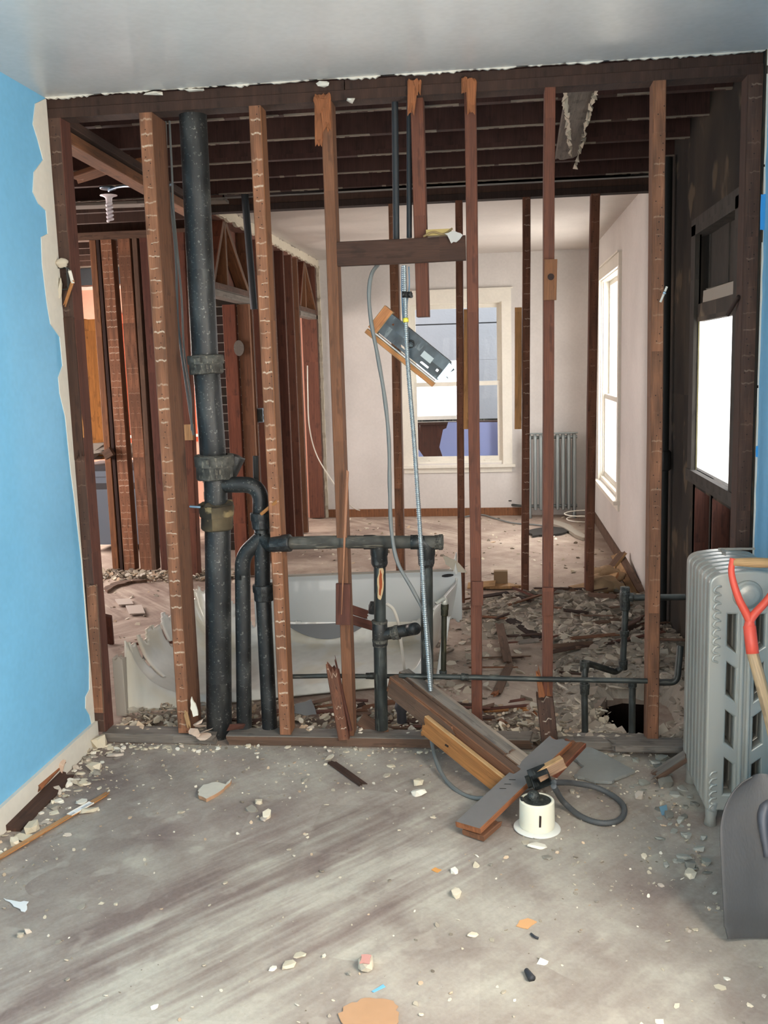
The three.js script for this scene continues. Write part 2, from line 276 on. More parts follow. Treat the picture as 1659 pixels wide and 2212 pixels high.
struct('wall_bath_right', slabX(rect(ZM - .03, .02, 0, CH + .2), [R4(win.bath), rect(-.7, -.3, .62, .97), rect(-1.1, -.76, .62, .97)], XR, .008), sootWall);
struct('wall_bath_sheathing', slabX(rect(ZM - .03, .02, 0, CH + .2), [rect(-1.95, -.28, .99, 2.3)], XR + .075, .03), wood[3]);
struct('ceiling_white_room', slabY(ragged([[-.09, ZM - .06], [-.09, ZF], [2.8, ZF], [2.8, ZM - .06]], 14, .008, 4), [], CH, .018), whiteCeil);
struct('baseboard_left', slabX([[0, 0], [5.3, 0], [5.3, .1], [0, .1]], [], 0, .016), trimPaint);
struct('baseboard_far', [box(-.1, 2.1, 0, .085, ZF, ZF + .018)], wood[4]);
struct('baseboard_right', slabX(rect(ZF, ZM - .3, 0, .09), [], XR - .038, .018), wood[6]);
// outdoors
struct('ground', box(-30, 30, -1.1, -1, -40, 30), mat(0xc4c2ba, .95));

// ---------- the stripped partition at z = 0 ----------
const ZS = -.012;   // front faces of its studs
const FR = V(0, 0, 1);
// stud from its edges in the photograph (left, right, height) at top and bottom; it runs between y0 and y1
function studLine(l0, r0, h0, l1, r1, h1, z) { const a = P((l0 + r0) / 2, h0, 'z', z), b = P((l1 + r1) / 2, h1, 'z', z), w = (P(r0, h0, 'z', z).x - P(l0, h0, 'z', z).x + P(r1, h1, 'z', z).x - P(l1, h1, 'z', z).x) / 2; return { a, b, w, on: (y) => a.clone().lerp(b, (a.y - y) / (a.y - b.y)) }; }
function stud(label, s, { tone = 0, keys = wood, y0 = .045, y1 = 2.664, z = ZS, d = .094, group, rag0, rag1, name = 'wall_stud', w } = {}) {
  const L = studLine(...s, z), lo = L.on(y0), hi = L.on(y1);
  return solo(name, label, 'stud', timber(lo, hi, w || L.w, d, FR, { rag0, rag1 }), [wood[tone], keys[tone]], group);
}
solo('top_plate', 'dark doubled top plate across the stripped wall just under the ceiling edge', 'beam', [box(-.02, 2.8, 2.664, 2.701, ZS - .094, ZS), box(-.02, 1.22, 2.703, 2.739, ZS - .094, ZS - .004), box(1.224, 2.8, 2.703, 2.739, ZS - .094, ZS - .006)], mat(0x4a342a, .9, { map: grain }));
stud('corner stud at the left end of the stripped wall, against the blue wall', [101, 127, 240, 197, 228, 1560], { tone: 2, keys: weak });
stud('stud with pale plaster stripes standing just left of the big black soil stack', [297, 324, 205, 384, 411, 1575], { tone: 0, keys: strong, d: .17 });
stud('stud with pale plaster stripes between the black branch pipes and the snapped stub', [535, 559, 188, 603, 629, 1582], { tone: 4, keys: strong });
stud('brown stud behind the thin copper coloured splinter, left end of the cross block', [691, 715, 180, 742, 764, 1577], { tone: 0 });
stud('reddish brown stud at the right end of the cross block, reaching the debris', [1003, 1028, 160, 1019, 1042, 1568], { tone: 1, y0: .02 });
stud('brown stud with a round hole block, standing over the splintered orange stub', [1177, 1199, 172, 1171, 1194, 1560], { tone: 1, y0: .02 });
stud('wide striped stud in front of the black vent pipe and floor hole', [1413, 1440, 128, 1397, 1424, 1587], { tone: 0, keys: weak, y0: .03 });
stud('dark end stud against the blue wall at the far right behind the radiator', [1618, 1652, 112, 1577, 1613, 1600], { tone: 3, keys: weak, y0: .0 });
stud('sawn-off stud hanging from the top plate through the cross block', [885, 913, 168, 899, 926, 683], { tone: 1, y0: P(912, 683, 'z', ZS).y, z: ZS - .034, d: .08, name: 'hanging_stud' });
{ const L = studLine(704, 726, 1440, 727, 752, 1580, ZS + .035);
  solo('stud_stub', 'snapped short striped stud leaning in front of the sill left of centre', 'stud', timber(L.on(.04), L.on(P(712, 1432, 'z', ZS + .035).y), L.w, .05, FR, { rag1: .05 }), [wood[1], strong[7]]);
  solo('broken_lath', 'thin dark splinter standing beside the snapped striped stub', 'lath', timber(P(757, 1580, 'z', ZS + .02), P(722, 1418, 'z', ZS + .02), .012, .02, FR, { rag1: .06, taper: .4 }), [wood[2], wood[2]]); }
thing('stud_stub', 'splintered orange stub with pale stripes left of the right supply pipes', 'stud', null, (add) => {
  const z = ZS + .03, L = studLine(1157, 1196, 1505, 1170, 1204, 1600, z);
  add('shaft', timber(L.on(.02), L.on(P(1178, 1500, 'z', z).y), L.w, .06, FR, { rag1: .03 }), [wood[3], strong[3]]);
  add('splinter', timber(P(1172, 1512, 'z', z - .02), P(1157, 1430, 'z', z - .02), .03, .025, FR, { rag1: .09, taper: .55 }), [freshBreak, freshBreak], undefined, 'fresh orange splintered wood');
  add('splinter', timber(P(1186, 1512, 'z', z - .03), P(1182, 1462, 'z', z - .03), .025, .02, FR, { rag1: .06, taper: .4 }), [freshBreak, freshBreak], undefined, 'fresh orange splintered wood');
});
// blocks scabbed onto studs
const block = (label, l, r, t, b, z, tone, d = .02, m = wood) => { const a = P((l + r) / 2, b, 'z', z), c = P((l + r) / 2, t, 'z', z); return solo('scab_block', label, 'wood block', timber(a, c, P(r, t, 'z', z).x - P(l, t, 'z', z).x, d, FR), [m[tone], m[tone]]); };
block('reddish block nailed over the stud behind the copper coloured splinter', 725, 757, 1262, 1350, ZS + .02, 2);
block('reddish block nailed low on the stud right of the cross block', 1018, 1043, 1257, 1308, ZS + .02, 1);
block('reddish block nailed low on the stud over the splintered stub', 1171, 1196, 1270, 1330, ZS + .02, 1);
thing('scab_block', 'light brown block with a round knot hole at eye height on a stud', 'wood block', null, (add) => {
  const a = P(1188, 648, 'z', ZS + .018), c = P(1190, 560, 'z', ZS + .018); add('board', timber(a, c, .05, .018, FR), [wood[4], wood[4]]);
  const k = P(1190, 598, 'z', ZS + .019); add('knot', ext(new THREE.Shape().absarc(0, 0, .013, 0, Math.PI * 2), .004).translate(k.x, k.y, k.z - .002), darkWood, undefined, 'dark round knot');
});
solo('scab_block', 'dark brown board end lapped over the bottom of the leftmost corner stud', 'wood block', timber(P(212, 1540, 'z', ZS + .012), P(196, 1262, 'z', ZS + .012), .05, .012, FR, { rag1: .015 }), [wood[6], weak[0]]);
solo('scab_block', 'dark board lapped over the middle of the leftmost corner stud', 'wood block', timber(P(170, 1000, 'z', ZS + .014), P(146, 686, 'z', ZS + .014), .05, .014, FR, { rag0: .06 }), [wood[3], wood[3]]);
solo('broken_lath', 'pale split lath on the edge of the leftmost corner stud', 'lath', timber(P(176, 950, 'z', ZS + .004), P(161, 800, 'z', ZS + .004), .022, .012, FR, { rag0: .09, rag1: .07, taper: .6 }), [oakWood, oakWood]);
// split tops with fresh wood
const split = (label, pts, tone) => solo('split_end', label, 'splinter', pts.map(([x0, y0, x1, y1, w], i) => timber(P(x0, y0, 'z', ZS + .012 + i * .004), P(x1, y1, 'z', ZS + .012 + i * .004), w, .014, FR, { rag0: .05, rag1: .02, taper: 1.4 })), freshBreak);
split('orange split wood hanging at the top of the stud left of the cross block', [[688, 320, 690, 200, .03], [705, 285, 700, 200, .035], [697, 250, 694, 205, .05]]);
split('orange split wood at the top of the hanging sawn-off stud', [[886, 250, 893, 170, .03], [902, 208, 901, 168, .025]]);
split('orange split wood at the top of the stud right of the hanging one', [[1006, 205, 1011, 165, .035], [1018, 250, 1018, 165, .03]]);
solo('cross_block', 'dark horizontal block nailed between two studs above the hanging metal fixture', 'beam', timber(P(1006, 535, 'z', ZS - .002), P(722, 549, 'z', ZS - .002), .096, .03, FR), [wood[3], wood[3]]);
thing('rusty_bracket', 'rusty gold metal strap lying on top of the cross block', 'bracket', null, (add) => {
  const p = P(948, 503, 'z', -.05); add('plate', box(p.x - .05, p.x + .05, p.y - .012, p.y + .012, p.z - .02, p.z + .02), mat(0x9c8a58, .5, { metalness: .6, bumpMap: bumpTex, bumpScale: .004 }));
  add('strap', sweep(curve([V(p.x - .06, p.y - .015, p.z + .03), V(p.x - .02, p.y + .0, p.z + .035), V(p.x + .02, p.y - .01, p.z + .03), V(p.x + .055, p.y + .012, p.z + .02)], 16), .004, 8), mat(0x8a7550, .8));
});
solo('paper_scrap', 'torn grey paper scrap hanging over the right end of the cross block', 'paper', ext(shp(ragged([[960, 505], [982, 499], [1000, 508], [990, 520], [975, 526], [968, 512]].reverse().map(([x, y]) => { const p = P(x, y, 'z', 0); return [p.x, p.y]; }), 3, .003, 5)), .003).translate(0, 0, .0), mat(0xb4b2ad, .9));
for (const [x, y, w, l] of [[697, 182, .05, 'white plaster lump caught on top of the stud left of the cross block'], [757, 218, .03, 'small white bit hanging under the top plate right of the first split stud'], [330, 203, .07, 'white flake at the ceiling edge over the striped stud beside the stack'], [420, 196, .08, 'pale blue tinted flake at the ceiling edge over the stack']]) { const p = P(x, y, 'z', .012); solo('plaster_flake', l, 'plaster', rough(new ConvexGeometry([...Array(14)].map((_, i) => p.clone().add(V(w * .5 * Math.cos(i * .45) + rr(-.006, .006), rr(-.008, .01), .014 * Math.sin(i * .45) + rr(-.004, .004))))), .001), bareWall); }
{ const e = []; for (let i = 0; i <= 260; i++) { const x = -.02 + 2.82 * i / 260; e.push([x, CH + .001 - Math.max(.001, .016 * (fbm(i * .13, 3, 61, 3) - .3) + .008 * (hash(i, 4, 2) - .5))]); }
  struct('ceiling_torn_edge', slabZ([...e.reverse(), [-.02, CH + .004], [2.8, CH + .004]].reverse(), [], .001, .012), bareWall); }
// bottom plate in pieces
const sillM = [greyWood, wood[6]];
solo('bottom_plate', 'dusty left length of the wooden bottom plate, below the big stack', 'beam', timber(V(.03, .021, .0), V(.56, .021, .002), .042, .1, FR, { rag1: .05 }), [greyWood, greyWood]);
solo('bottom_plate', 'long brown middle length of the wooden bottom plate with flaking paint', 'beam', timber(V(.6, .022, .004), V(1.95, .022, -.002), .044, .1, FR, { rag0: .02, rag1: .03 }), sillM);
solo('bottom_plate', 'grey dusty right length of the bottom plate beside the floor hole', 'beam', timber(V(1.97, .02, -.01), V(2.46, .02, -.005), .04, .1, FR), [greyWood, greyWood]);
solo('loose_board', 'grey board lying on the bottom plate beside the radiator', 'board', timber(P(1312, 1600, 'y', .055), P(1476, 1603, 'y', .055), .1, .03, V(0, 1, 0), { rag0: .04 }), [greyWood, greyWood]);
// edge of the blue wall: unpainted strip, wall end, torn switch box
{ const L = [[98, 214], [75, 224], [70, 268], [80, 300], [92, 345], [72, 372], [70, 415], [82, 440], [98, 455], [102, 505], [88, 512], [90, 570], [101, 660], [108, 700], [128, 728], [134, 790], [125, 815], [128, 850], [140, 900], [146, 960], [152, 1020], [160, 1080], [167, 1140], [178, 1210], [184, 1300], [187, 1370], [192, 1430], [192, 1490], [184, 1505], [184, 1530], [193, 1545], [197, 1566]].map(([x, y]) => { const p = P(x, y, 'x', .0); return [Math.max(p.z, .006), p.y]; });
  struct('wall_left_bare_strip', slabX([...L.reverse(), [.0, CH - .006], [.0, .1]].map(([z, y]) => [z, clamp(y, .1, CH - .004)]), [], 0, .0035), bareWall);
  struct('wall_left_edge', slabX(ragged([[-.012, 0], [.004, 0], [.004, CH], [-.012, CH]], 40, .006, 9), [], -.03, .026), plaster);
  struct('wall_right_edge', slabX(ragged([[0, 0], [.024, 0], [.024, CH], [0, CH]], 40, .006, 19), [], XR + .004, .02), bareWall); }
thing('torn_switch_box', 'torn grey metal switch box with broken plaster and lath at the blue wall edge', 'switch box', null, (add) => {
  const p = P(134, 600, 'z', .0), q = (x, y, z = .02) => P(x, y, 'z', z);
  add('box', [box(p.x - .03, p.x + .03, p.y - .05, p.y + .04, -.03, -.025), ...ring4(p.x - .03, p.x + .03, p.y - .05, p.y + .04, .003, -.03, .016)], galv);
  add('plaster_lump', rough(new THREE.SphereGeometry(.022, 14, 10).scale(1.3, .9, .8).translate(...q(133, 568).toArray()), .006, 90), plaster);
  add('lath_curl', timber(q(138, 662), q(157, 605), .012, .01, FR, { rag0: .03, taper: 1.2 }), [oakWood, oakWood], undefined, 'curled orange lath');
  add('lath_curl', timber(q(156, 612), q(148, 578), .014, .01, FR, { rag1: .02 }), [bareWall, bareWall]);
  add('plaster_lump', rough(new ConvexGeometry([...Array(12)].map(() => q(130, 625).add(V(rr(-.012, .012), rr(-.05, .05), rr(-.01, .01))))), .001), plaster);
});
for (const [x, y, w, h, l] of [[1650, 458, 12, 76, 'small strip of bright blue masking tape high on the right wall edge'], [1637, 975, 8, 24, 'short piece of bright blue masking tape lower on the right wall edge']]) {
  const a = P(x - w / 2, y - h / 2, 'z', .03), b = P(x + w / 2, y + h / 2, 'z', .03);
  solo('tape_strip', l, 'tape', ext(shp(ragged([[a.x, b.y], [b.x, b.y], [b.x, a.y], [a.x, a.y]], 4, .002, 3)), .0015).translate(0, 0, .03), mat(0x2c93d6, .6));
}
{ const m = P(1432, 636, 'z', ZS); thing('cable_clamp', 'small white plastic cable clamp on the striped stud at the right', 'clamp', null, (add) => { add('body', sweep([V(m.x - .012, m.y - .03, .005), V(m.x + .012, m.y + .028, .005)], (l, t) => .014 * Math.sqrt(Math.max(.1, 1 - (2 * t - 1) ** 4)), 12), whiteCable); add('screw', new THREE.SphereGeometry(.006, 10, 8).scale(1, 1, .5).translate(m.x, m.y + .004, .02), steel); }); }

// ---------- ceiling framing ----------
const darkWood2 = mat(0x4c302a, .92, { map: grain }), dustyEdge = mat(0x81776a, .95);
for (const [k, z] of [-.49, -.94, -1.4, -1.84, -2.3].entries()) {
  const n = ['nearest', 'second', 'third', 'fourth', 'fifth'][k];
  solo('ceiling_joist', `dark ceiling joist over the stripped bathroom, ${n} from the stripped wall`, 'joist', [box(XL, 2.8, CH + .004, CH + .19, z - .045, z)], darkWood2);
  const e = []; for (let i = 0; i < 240; i++) { const x = XL + 6 * i / 240; if (fbm(x * 5, k * 7, 71, 3) > .42) e.push(box(x, x + .0255, CH + .001 - .004 * hash(i, k, 72), CH + .0055, z - .006 - .014 * hash(i, k, 73), z + .002)); }
  const o = solo('plaster_ridge', `crumbly pale plaster line along the lower edge of the ${n} ceiling joist`, 'plaster', e, dustyEdge); o.userData.kind = 'stuff';
}
for (let k = 0; k < 8; k++) { const z = -2.76 - .455 * k; solo('ceiling_joist', `dark joist over the coral room, ${['first', 'second', 'third', 'fourth', 'fifth', 'sixth', 'seventh', 'eighth'][k]} from the bathroom`, 'joist', [box(XL, -.18, CH + .004, CH + .19, z - .045, z)], wood[3], 'ceiling joists over the coral room'); }
// rafter-like boards under the joists
solo('plaster_board_strip', 'grey board with torn plaster edges under the joists near the stud with round hole', 'board', [timber(P(1222, 372, 'z', -1.7).setY(2.72), P(1262, 182, 'z', -.12).setY(2.712), .12, .028, V(0, -1, 0), { rag0: .12, rag1: .03 })], [greyWood, greyWood]);
for (const [a, b, s] of [[[1232, 330], [1218, 190], 1], [[1243, 360], [1290, 185], 2]]) solo('plaster_ridge', s === 1 ? 'crumbly white plaster along the left edge of the hanging ceiling board' : 'crumbly white plaster along the right edge of the hanging ceiling board', 'plaster', [...Array(26)].map((_, i) => { const t = i / 25, z = lerp(-1.5, -.15, t), p = P(lerp(a[0], b[0], t), lerp(a[1], b[1], t), 'y', 2.69); return new ConvexGeometry([...Array(7)].map(() => V(p.x + rr(-.014, .014), 2.69 + rr(-.02, .02), p.z + rr(-.035, .035)))); }), plaster).userData.kind = 'stuff';
thing('old_top_plate', 'old doubled top plate running back along the left side of the stripped bathroom', 'beam', null, (add) => {
  add('upper_board', timber(V(.0, 2.70, -.11), V(-.1, 2.70, -2.45), .07, .04, V(0, 1, 0)), [wood[3], weak[3]]);
  add('lower_board', timber(V(.02, 2.625, -.11), V(-.08, 2.625, -2.45), .05, .09, V(1, 0, .05)), [wood[4], wood[4]], undefined, 'lighter brown lower board');
});
solo('loose_board', 'broken brown board wedged under the joists at the left of the bathroom', 'board', timber(P(150, 395, 'y', 2.64), P(300, 345, 'y', 2.7), .12, .025, V(0, -1, 0), { rag0: .1, rag1: .1 }), [wood[4], wood[4]]);
solo('loose_board', 'greyish flat board under the joists behind the bare bulb holder', 'board', timber(V(-1.3, 2.69, -2.2), V(.1, 2.69, -2.3), .14, .02, V(0, -1, 0)), [greyWood, greyWood]);
thing('bulb_holder', 'white porcelain bulb holder with a spiral bulb under the bare joists', 'light fixture', null, (add) => {
  const p = P(235, 428, 'z', -1.7), w = mat(0xe9e4ea, .4);
  add('ceiling_plate', collar(V(p.x, p.y + .05, p.z), V(p.x, p.y + .062, p.z), [[0, .0], [0, .045], [1, .05], [1, 0]], 24), steel);
  add('skirt', new THREE.LatheGeometry([[.014, -.03], [.018, -.02], [.02, 0], [.03, .008], [.05, .014], [.05, .018], [0, .018]].map(([r, y]) => new THREE.Vector2(r, y)), 24).translate(p.x, p.y, p.z), w);
  const b = add('bulb', sweep([...Array(72)].map((_, i) => { const a = i / 71 * Math.PI * 9; return V(p.x + .014 * Math.cos(a), p.y - .03 - .1 * i / 71, p.z + .014 * Math.sin(a)); }), .0085, 8), w);
  add('base', sweep([V(p.x, p.y - .035, p.z), V(p.x, p.y + .01, p.z)], .018, 14), w, b);
});
solo('cable', 'grey metal cable looping under the joists beside the bare bulb holder', 'cable', sweep(curve([P(235, 412, 'z', -1.7), P(255, 404, 'z', -1.6), P(285, 402, 'z', -1.5), P(330, 408, 'z', -1.5), P(372, 398, 'z', -1.5)], 40), .008, 8), steel);
solo('cable', 'thin pale cables dangling beside the top of the big black stack', 'cable', [sweep(curve([P(357, 262, 'y', 2.742), P(362, 390, 'z', -.5), P(368, 430, 'z', -.5), P(380, 560, 'z', -.4), P(385, 700, 'z', -.35), P(402, 830, 'z', -.3), P(418, 940, 'z', -.3)], 50), .006, 8), sweep(curve([P(366, 261, 'y', 2.742), P(372, 380, 'z', -.48), P(374, 440, 'z', -.48), P(392, 640, 'z', -.4), P(398, 760, 'z', -.34), P(412, 860, 'z', -.3), P(414, 930, 'z', -.3)], 50), .005, 8)], cableGrey);

// ---------- middle partition and the side partition ----------
const ZP = ZM;
thing('partition_beam', 'dark doubled head plate of the middle partition at the edge of the white ceiling', 'beam', null, (add) => {
  add('lower_plate', box(-.09, 2.8, 2.655, 2.695, ZP - .09, ZP), darkWood); add('upper_plate', box(-.09, 2.8, 2.697, 2.737, ZP - .092, ZP - .004), wood[3]);
});
const midStud = (label, s, tone, keys) => stud(label, s, { tone, keys, z: ZP, y0: .02, y1: 2.655, d: .09 });
midStud('striped middle partition stud behind the loose grey conduit, left of the far window', [837, 857, 395, 856, 873, 1230], 0, weak);
midStud('thin striped middle partition stud crossing the far window', [983, 999, 392, 989, 1003, 1205], 1, weak);
midStud('mottled middle partition stud between the far window and the far radiator', [1129, 1147, 385, 1127, 1142, 1305], 1, strong);
midStud('dark striped middle partition stud beside the right white wall', [1277, 1297, 380, 1264, 1282, 1312], 1, weak);
const strip = (label, l, r, t, b) => { const z = ZP + .001, a = P((l + r) / 2, b, 'z', z), c = P((l + r) / 2, t, 'z', z); solo('mounting_strip', label, 'wood strip', timber(a, c, P(r, t, 'z', z).x - P(l, t, 'z', z).x, .06, FR), [oakWood, mat(0xe3aa6c, .75, { map: grain })]); };
strip('fresh tan wood strip standing beside the reddish stud in front of the far window', 1001, 1013, 668, 927);
strip('fresh tan wood strip left of the mottled stud beside the far window', 1112, 1127, 664, 927);
// studs of the partition on the left of the white room
const XPF = -.075;
const sideStud = (z, label, { w = .045, d = .095, y0 = .01, y1 = 2.66, tone = 1, group } = {}) => solo('partition_stud', label, 'stud', timber(V(XPF, y0, z), V(XPF, y1, z), w, d, V(1, 0, 0)), [wood[tone], weak[6]], group);
thing('door_jamb_stud', 'wide reddish jamb stud with a pale paint spot right of the dark chimney', 'stud', null, (add) => {
  add('stud', timber(V(-.07, .01, -3.4), V(-.07, 2.12, -3.4), .05, .09, V(1, 0, 0)), [wood[0], wood[4]]);
  add('trimmer', timber(V(-.17, .01, -3.38), V(-.17, 2.12, -3.38), .05, .1, V(1, 0, 0)), [wood[7], wood[7]]);
  const s = P(516, 752, 'z', -3.352); add('paint_spot', new THREE.CylinderGeometry(.05, .05, .004, 20).rotateX(Math.PI / 2).scale(.8, 1.2, 1).translate(s.x, s.y, s.z), greyWood, undefined, 'pale round paint spot');
});
for (const [i, z] of [-3.52, -3.92, -4.32, -4.72, -5.08, -5.34].entries()) sideStud(z, `${['first', 'second', 'third', 'fourth', 'fifth', 'sixth'][i]} side partition stud counted from the jamb with the paint spot`, { tone: [0, 1, 7, 2, 1, 0][i], group: 'studs of the side partition' });
sideStud(-6.28, 'reddish end stud of the side partition against the far wall', { tone: 1, w: .1, d: .16 });
for (const [k, z0, z1, which] of [[0, -2.5, -3.5, 'nearer'], [1, -5.4, -6.3, 'farther']]) {
  thing('door_header', `pale doubled header over the ${which} doorway of the side partition`, 'beam', null, (add) => { add('lower_board', timber(V(-.075, 2.15, z0), V(-.075, 2.15, z1), .045, .09, V(1, 0, 0)), [greyWood, greyWood]); add('upper_board', timber(V(-.078, 2.198, z0), V(-.078, 2.198, z1), .045, .09, V(1, 0, 0)), [greyWood, weak[6]]); });
  const zm = (z0 + z1) / 2 + .12;
  thing('truss_brace', `reddish brace boards fanned above the ${which} doorway header`, 'brace', null, (add) => {
    add('brace_board', timber(V(-.08, 2.22, z1 + .04), V(-.08, 2.65, zm - .03), .045, .085, V(1, 0, 0)), [wood[4], wood[6]]);
    add('brace_board', timber(V(-.08, 2.22, z0 - .04), V(-.08, 2.65, zm + .03), .045, .085, V(1, 0, 0)), [wood[7], wood[6]]);
    add('brace_board', timber(V(-.08, 2.22, zm), V(-.08, 2.66, zm), .04, .085, V(1, 0, 0)), [wood[4], wood[6]]);
    add('backing_board', [box(-.19, -.17, 2.22, 2.66, z1, z0)], wood[1]);
  });
}
thing('side_plate', 'top plate of the side partition with a torn cream plaster edge under the white ceiling', 'beam', null, (add) => {
  add('plate', box(-.175, -.075, 2.66, 2.735, ZF, ZP - .1), wood[1]);
  add('plaster_edge', rough(slabX(ragged([[ZF, 2.665], [ZF, 2.74], [ZP - .1, 2.74], [ZP - .1, 2.665]], 70, .012, 5), [], -.075, .022), .003, 40), plaster, undefined, 'torn cream plaster edge');
});
solo('wall_edge_plaster', 'torn vertical plaster edge in the far left corner of the white room', 'plaster', rough(slabX(ragged([[ZF + .0, 0], [ZF + .03, 0], [ZF + .03, 2.66], [ZF, 2.66]], 60, .02, 15), [], -.075, .03), .004, 40), plaster);
thing('wall_outlet', 'silver outlet box on the side partition studs above the branch pipe', 'outlet', null, (add) => {
  const p = P(562, 897, 'x', -.06); const o = add('box', box(p.x - .01, p.x + .025, p.y - .055, p.y + .055, p.z - .07, p.z + .03), steel); add('cover', box(p.x - .012, p.x + .028, p.y - .05, p.y + .05, p.z + .03, p.z + .036), galv);
  add('receptacle', [box(p.x + .025, p.x + .029, p.y + .008, p.y + .035, p.z - .035, p.z - .005), box(p.x + .025, p.x + .029, p.y - .035, p.y - .008, p.z - .035, p.z - .005)], black, o);
});
thing('chimney', 'rough dark masonry chimney seen between the big stack and the reddish jamb', 'chimney', null, (add) => {
  for (let r = 0; r < 34; r++) for (let k = 0; k < 3; k++) { const y = r * .078, o = (r % 2) * .1, x0 = -.86 + k * .2 + o, x1 = Math.min(x0 + .193, -.3), e = .012 * hash(r, k, 3); if (x1 - x0 > .03) add('brick', box(x0, x1, y, y + .07, -4.9, -4.5 + e), hash(r, k, 9) < .5 ? sootWall : darkWood); }
  add('mortar', box(-.86, -.3, 0, 2.66, -4.88, -4.51), plasterGrey);
});
// hall partition
for (const [s, keys, tone, l] of [
  [[191, 203, 490, 243, 258, 1235], wood, 4, 'narrow orange-brown hall stud, first to the right of the corner post'],
  [[205, 212, 490, 260, 267, 1235], wood, 5, 'very dark hall stud squeezed beside the narrow orange-brown one'],
  [[214, 239, 493, 269, 292, 1235], strong, 0, 'hall stud with thin stripes, left of the pair in front of the grey bin'],
  [[250, 280, 493, 305, 328, 1235], weak, 0, 'hall stud with a dark knot, right of the pair in front of the grey bin'],
  [[284, 293, 493, 328, 340, 1245], wood, 6, 'thin hall stud edged with pale plaster beside the knotted one'],
  [[300, 320, 510, 347, 367, 1205], wood, 2, 'dark reddish hall stud just left of the striped front stud']]) stud(l, s, { keys, tone, z: -3.5, y0: .03, y1: 2.66, d: .1, name: 'hall_stud' });
solo('hall_stud', 'reddish stud behind the striped front stud, left of the big stack', 'stud', timber(P(414, 1242, 'z', -3.3).setY(.02), P(379, 430, 'z', -3.3).setY(2.66), .1, .1, FR), [wood[1], wood[1]]);
solo('hall_plate', 'top plate of the hall partition with a pale edge', 'beam', timber(V(-2.6, 2.69, -3.5), V(-.35, 2.69, -3.5), .06, .1, FR), [wood[6], wood[6]]);
solo('hall_plate', 'short dusty bottom plate under the hall stud pair', 'beam', timber(P(218, 1246, 'z', -3.46), P(338, 1246, 'z', -3.46), .05, .12, FR), [greyWood, greyWood]);
solo('wood_block', 'small square block nailed to the narrow hall stud', 'wood block', timber(P(224, 985, 'z', -3.44), P(240, 975, 'z', -3.44), .07, .05, FR), [wood[6], wood[6]]);
solo('wood_block', 'pale fresh block on the dark post left of the stack', 'wood block', timber(P(408, 951, 'z', -3.26), P(406, 917, 'z', -3.26), .07, .04, FR), [palePine, palePine]);
solo('plywood_sheet', 'glowing orange plywood sheet standing behind the hall studs', 'board', timber(V(-1.96, .84, -4.6), V(-1.95, 2.13, -4.6), .36, .018, V(.25, 0, 1), { rag1: .03 }), [mat(0xe8a050, .7, { map: grain }), mat(0xe8a050, .7, { map: grain })]);

// ---------- windows ----------
// double-hung window in local x, y with the room at +z; parts under one structure group
function sashWindow(name, x0, x1, y0, y1, ym, { casing = .1, m = trimPaint, lay, broken = false, casM = m, glassM = glass } = {}) {
  const g = new THREE.Group(); g.name = numbered(name); g.userData = { kind: 'structure' }; scene.add(g);
  const L = (geo) => { const q = geoOf(geo); return lay ? lay(q) : q; };
  const add = (n, geo, mm = m, parent = g) => put(n, L(geo), mm, parent);
  const c = casing;
  add('casing', [box(x0 - c * .75, x0 + .012, y0 - .02, y1 - .01, 0, .022), box(x1 - .012, x1 + c * .75, y0 - .02, y1 - .01, 0, .022), box(x0 - c * .75, x1 + c * .75, y1 - .012, y1 + c, 0, .024), box(x0 - c * .9, x1 + c * .9, y1 + c, y1 + c + .014, 0, .036)], casM);
  add('jamb', ring4(x0, x1, y0, y1, .022, -.15, .0));
  add('stool', box(x0 - c, x1 + c, y0 - .045, y0 - .015, -.02, .055)); add('apron', box(x0 - c * .7, x1 + c * .7, y0 - .1, y0 - .046, 0, .016), casM);
  const up = add('upper_sash', ring4(x0 + .022, x1 - .022, ym - .02, y1 - .022, .042, -.11, -.075)); add('pane', box(x0 + .06, x1 - .06, ym + .02, y1 - .06, -.095, -.092), glassM, up);
  const lo = add('lower_sash', [...ring4(x0 + .022, x1 - .022, y0 + .0, ym + .022, .044, -.07, -.035), box(x0 + .066, x1 - .066, y0 + .04, y0 + .07, -.068, -.037)]);
  if (!broken) add('pane', box(x0 + .062, x1 - .062, y0 + .07, ym - .02, -.055, -.052), glassM, lo);
  add('stop_bead', [box(x0 + .022, x0 + .034, y0, y1 - .02, -.035, -.018), box(x1 - .034, x1 - .022, y0, y1 - .02, -.035, -.018)]);
  return g;
}
const lifts = (g, x0, x1, y, z) => { for (const x of [lerp(x0, x1, .22), lerp(x0, x1, .82)]) put('sash_lift', sweep(curve([V(x - .035, y, z), V(x - .02, y - .004, z + .012), V(x + .02, y - .004, z + .012), V(x + .035, y, z)], 12), .006, 8), whiteCable, g); };
const wf = sashWindow('window_1', .885, 1.87, .57, 2.26, 1.41, { casing: .115, lay: (g) => g.translate(0, 0, ZF) }); lifts(wf, .885, 1.87, .6, ZF - .034);
sashWindow('window_2', -5.45, -4.02, .5, 2.36, 1.28, { casing: .09, lay: (g) => turnX(g, XR - .02) });
sashWindow('window_3', -2.25, -1.51, .96, 2.17, 1.56, { casing: .08, m: trimPaint, casM: orangePaint, lay: (g) => g.translate(0, 0, ZF) });
sashWindow('window_4', 1.7, 3.0, .75, 2.25, 1.5, { casing: .1, lay: (g) => turnX(g, XR + .01) });
sashWindow('window_5', .5, 2.2, .75, 2.25, 1.5, { casing: .1, lay: (g) => g.rotateY(Math.PI).translate(2.7, 0, 5.2) });
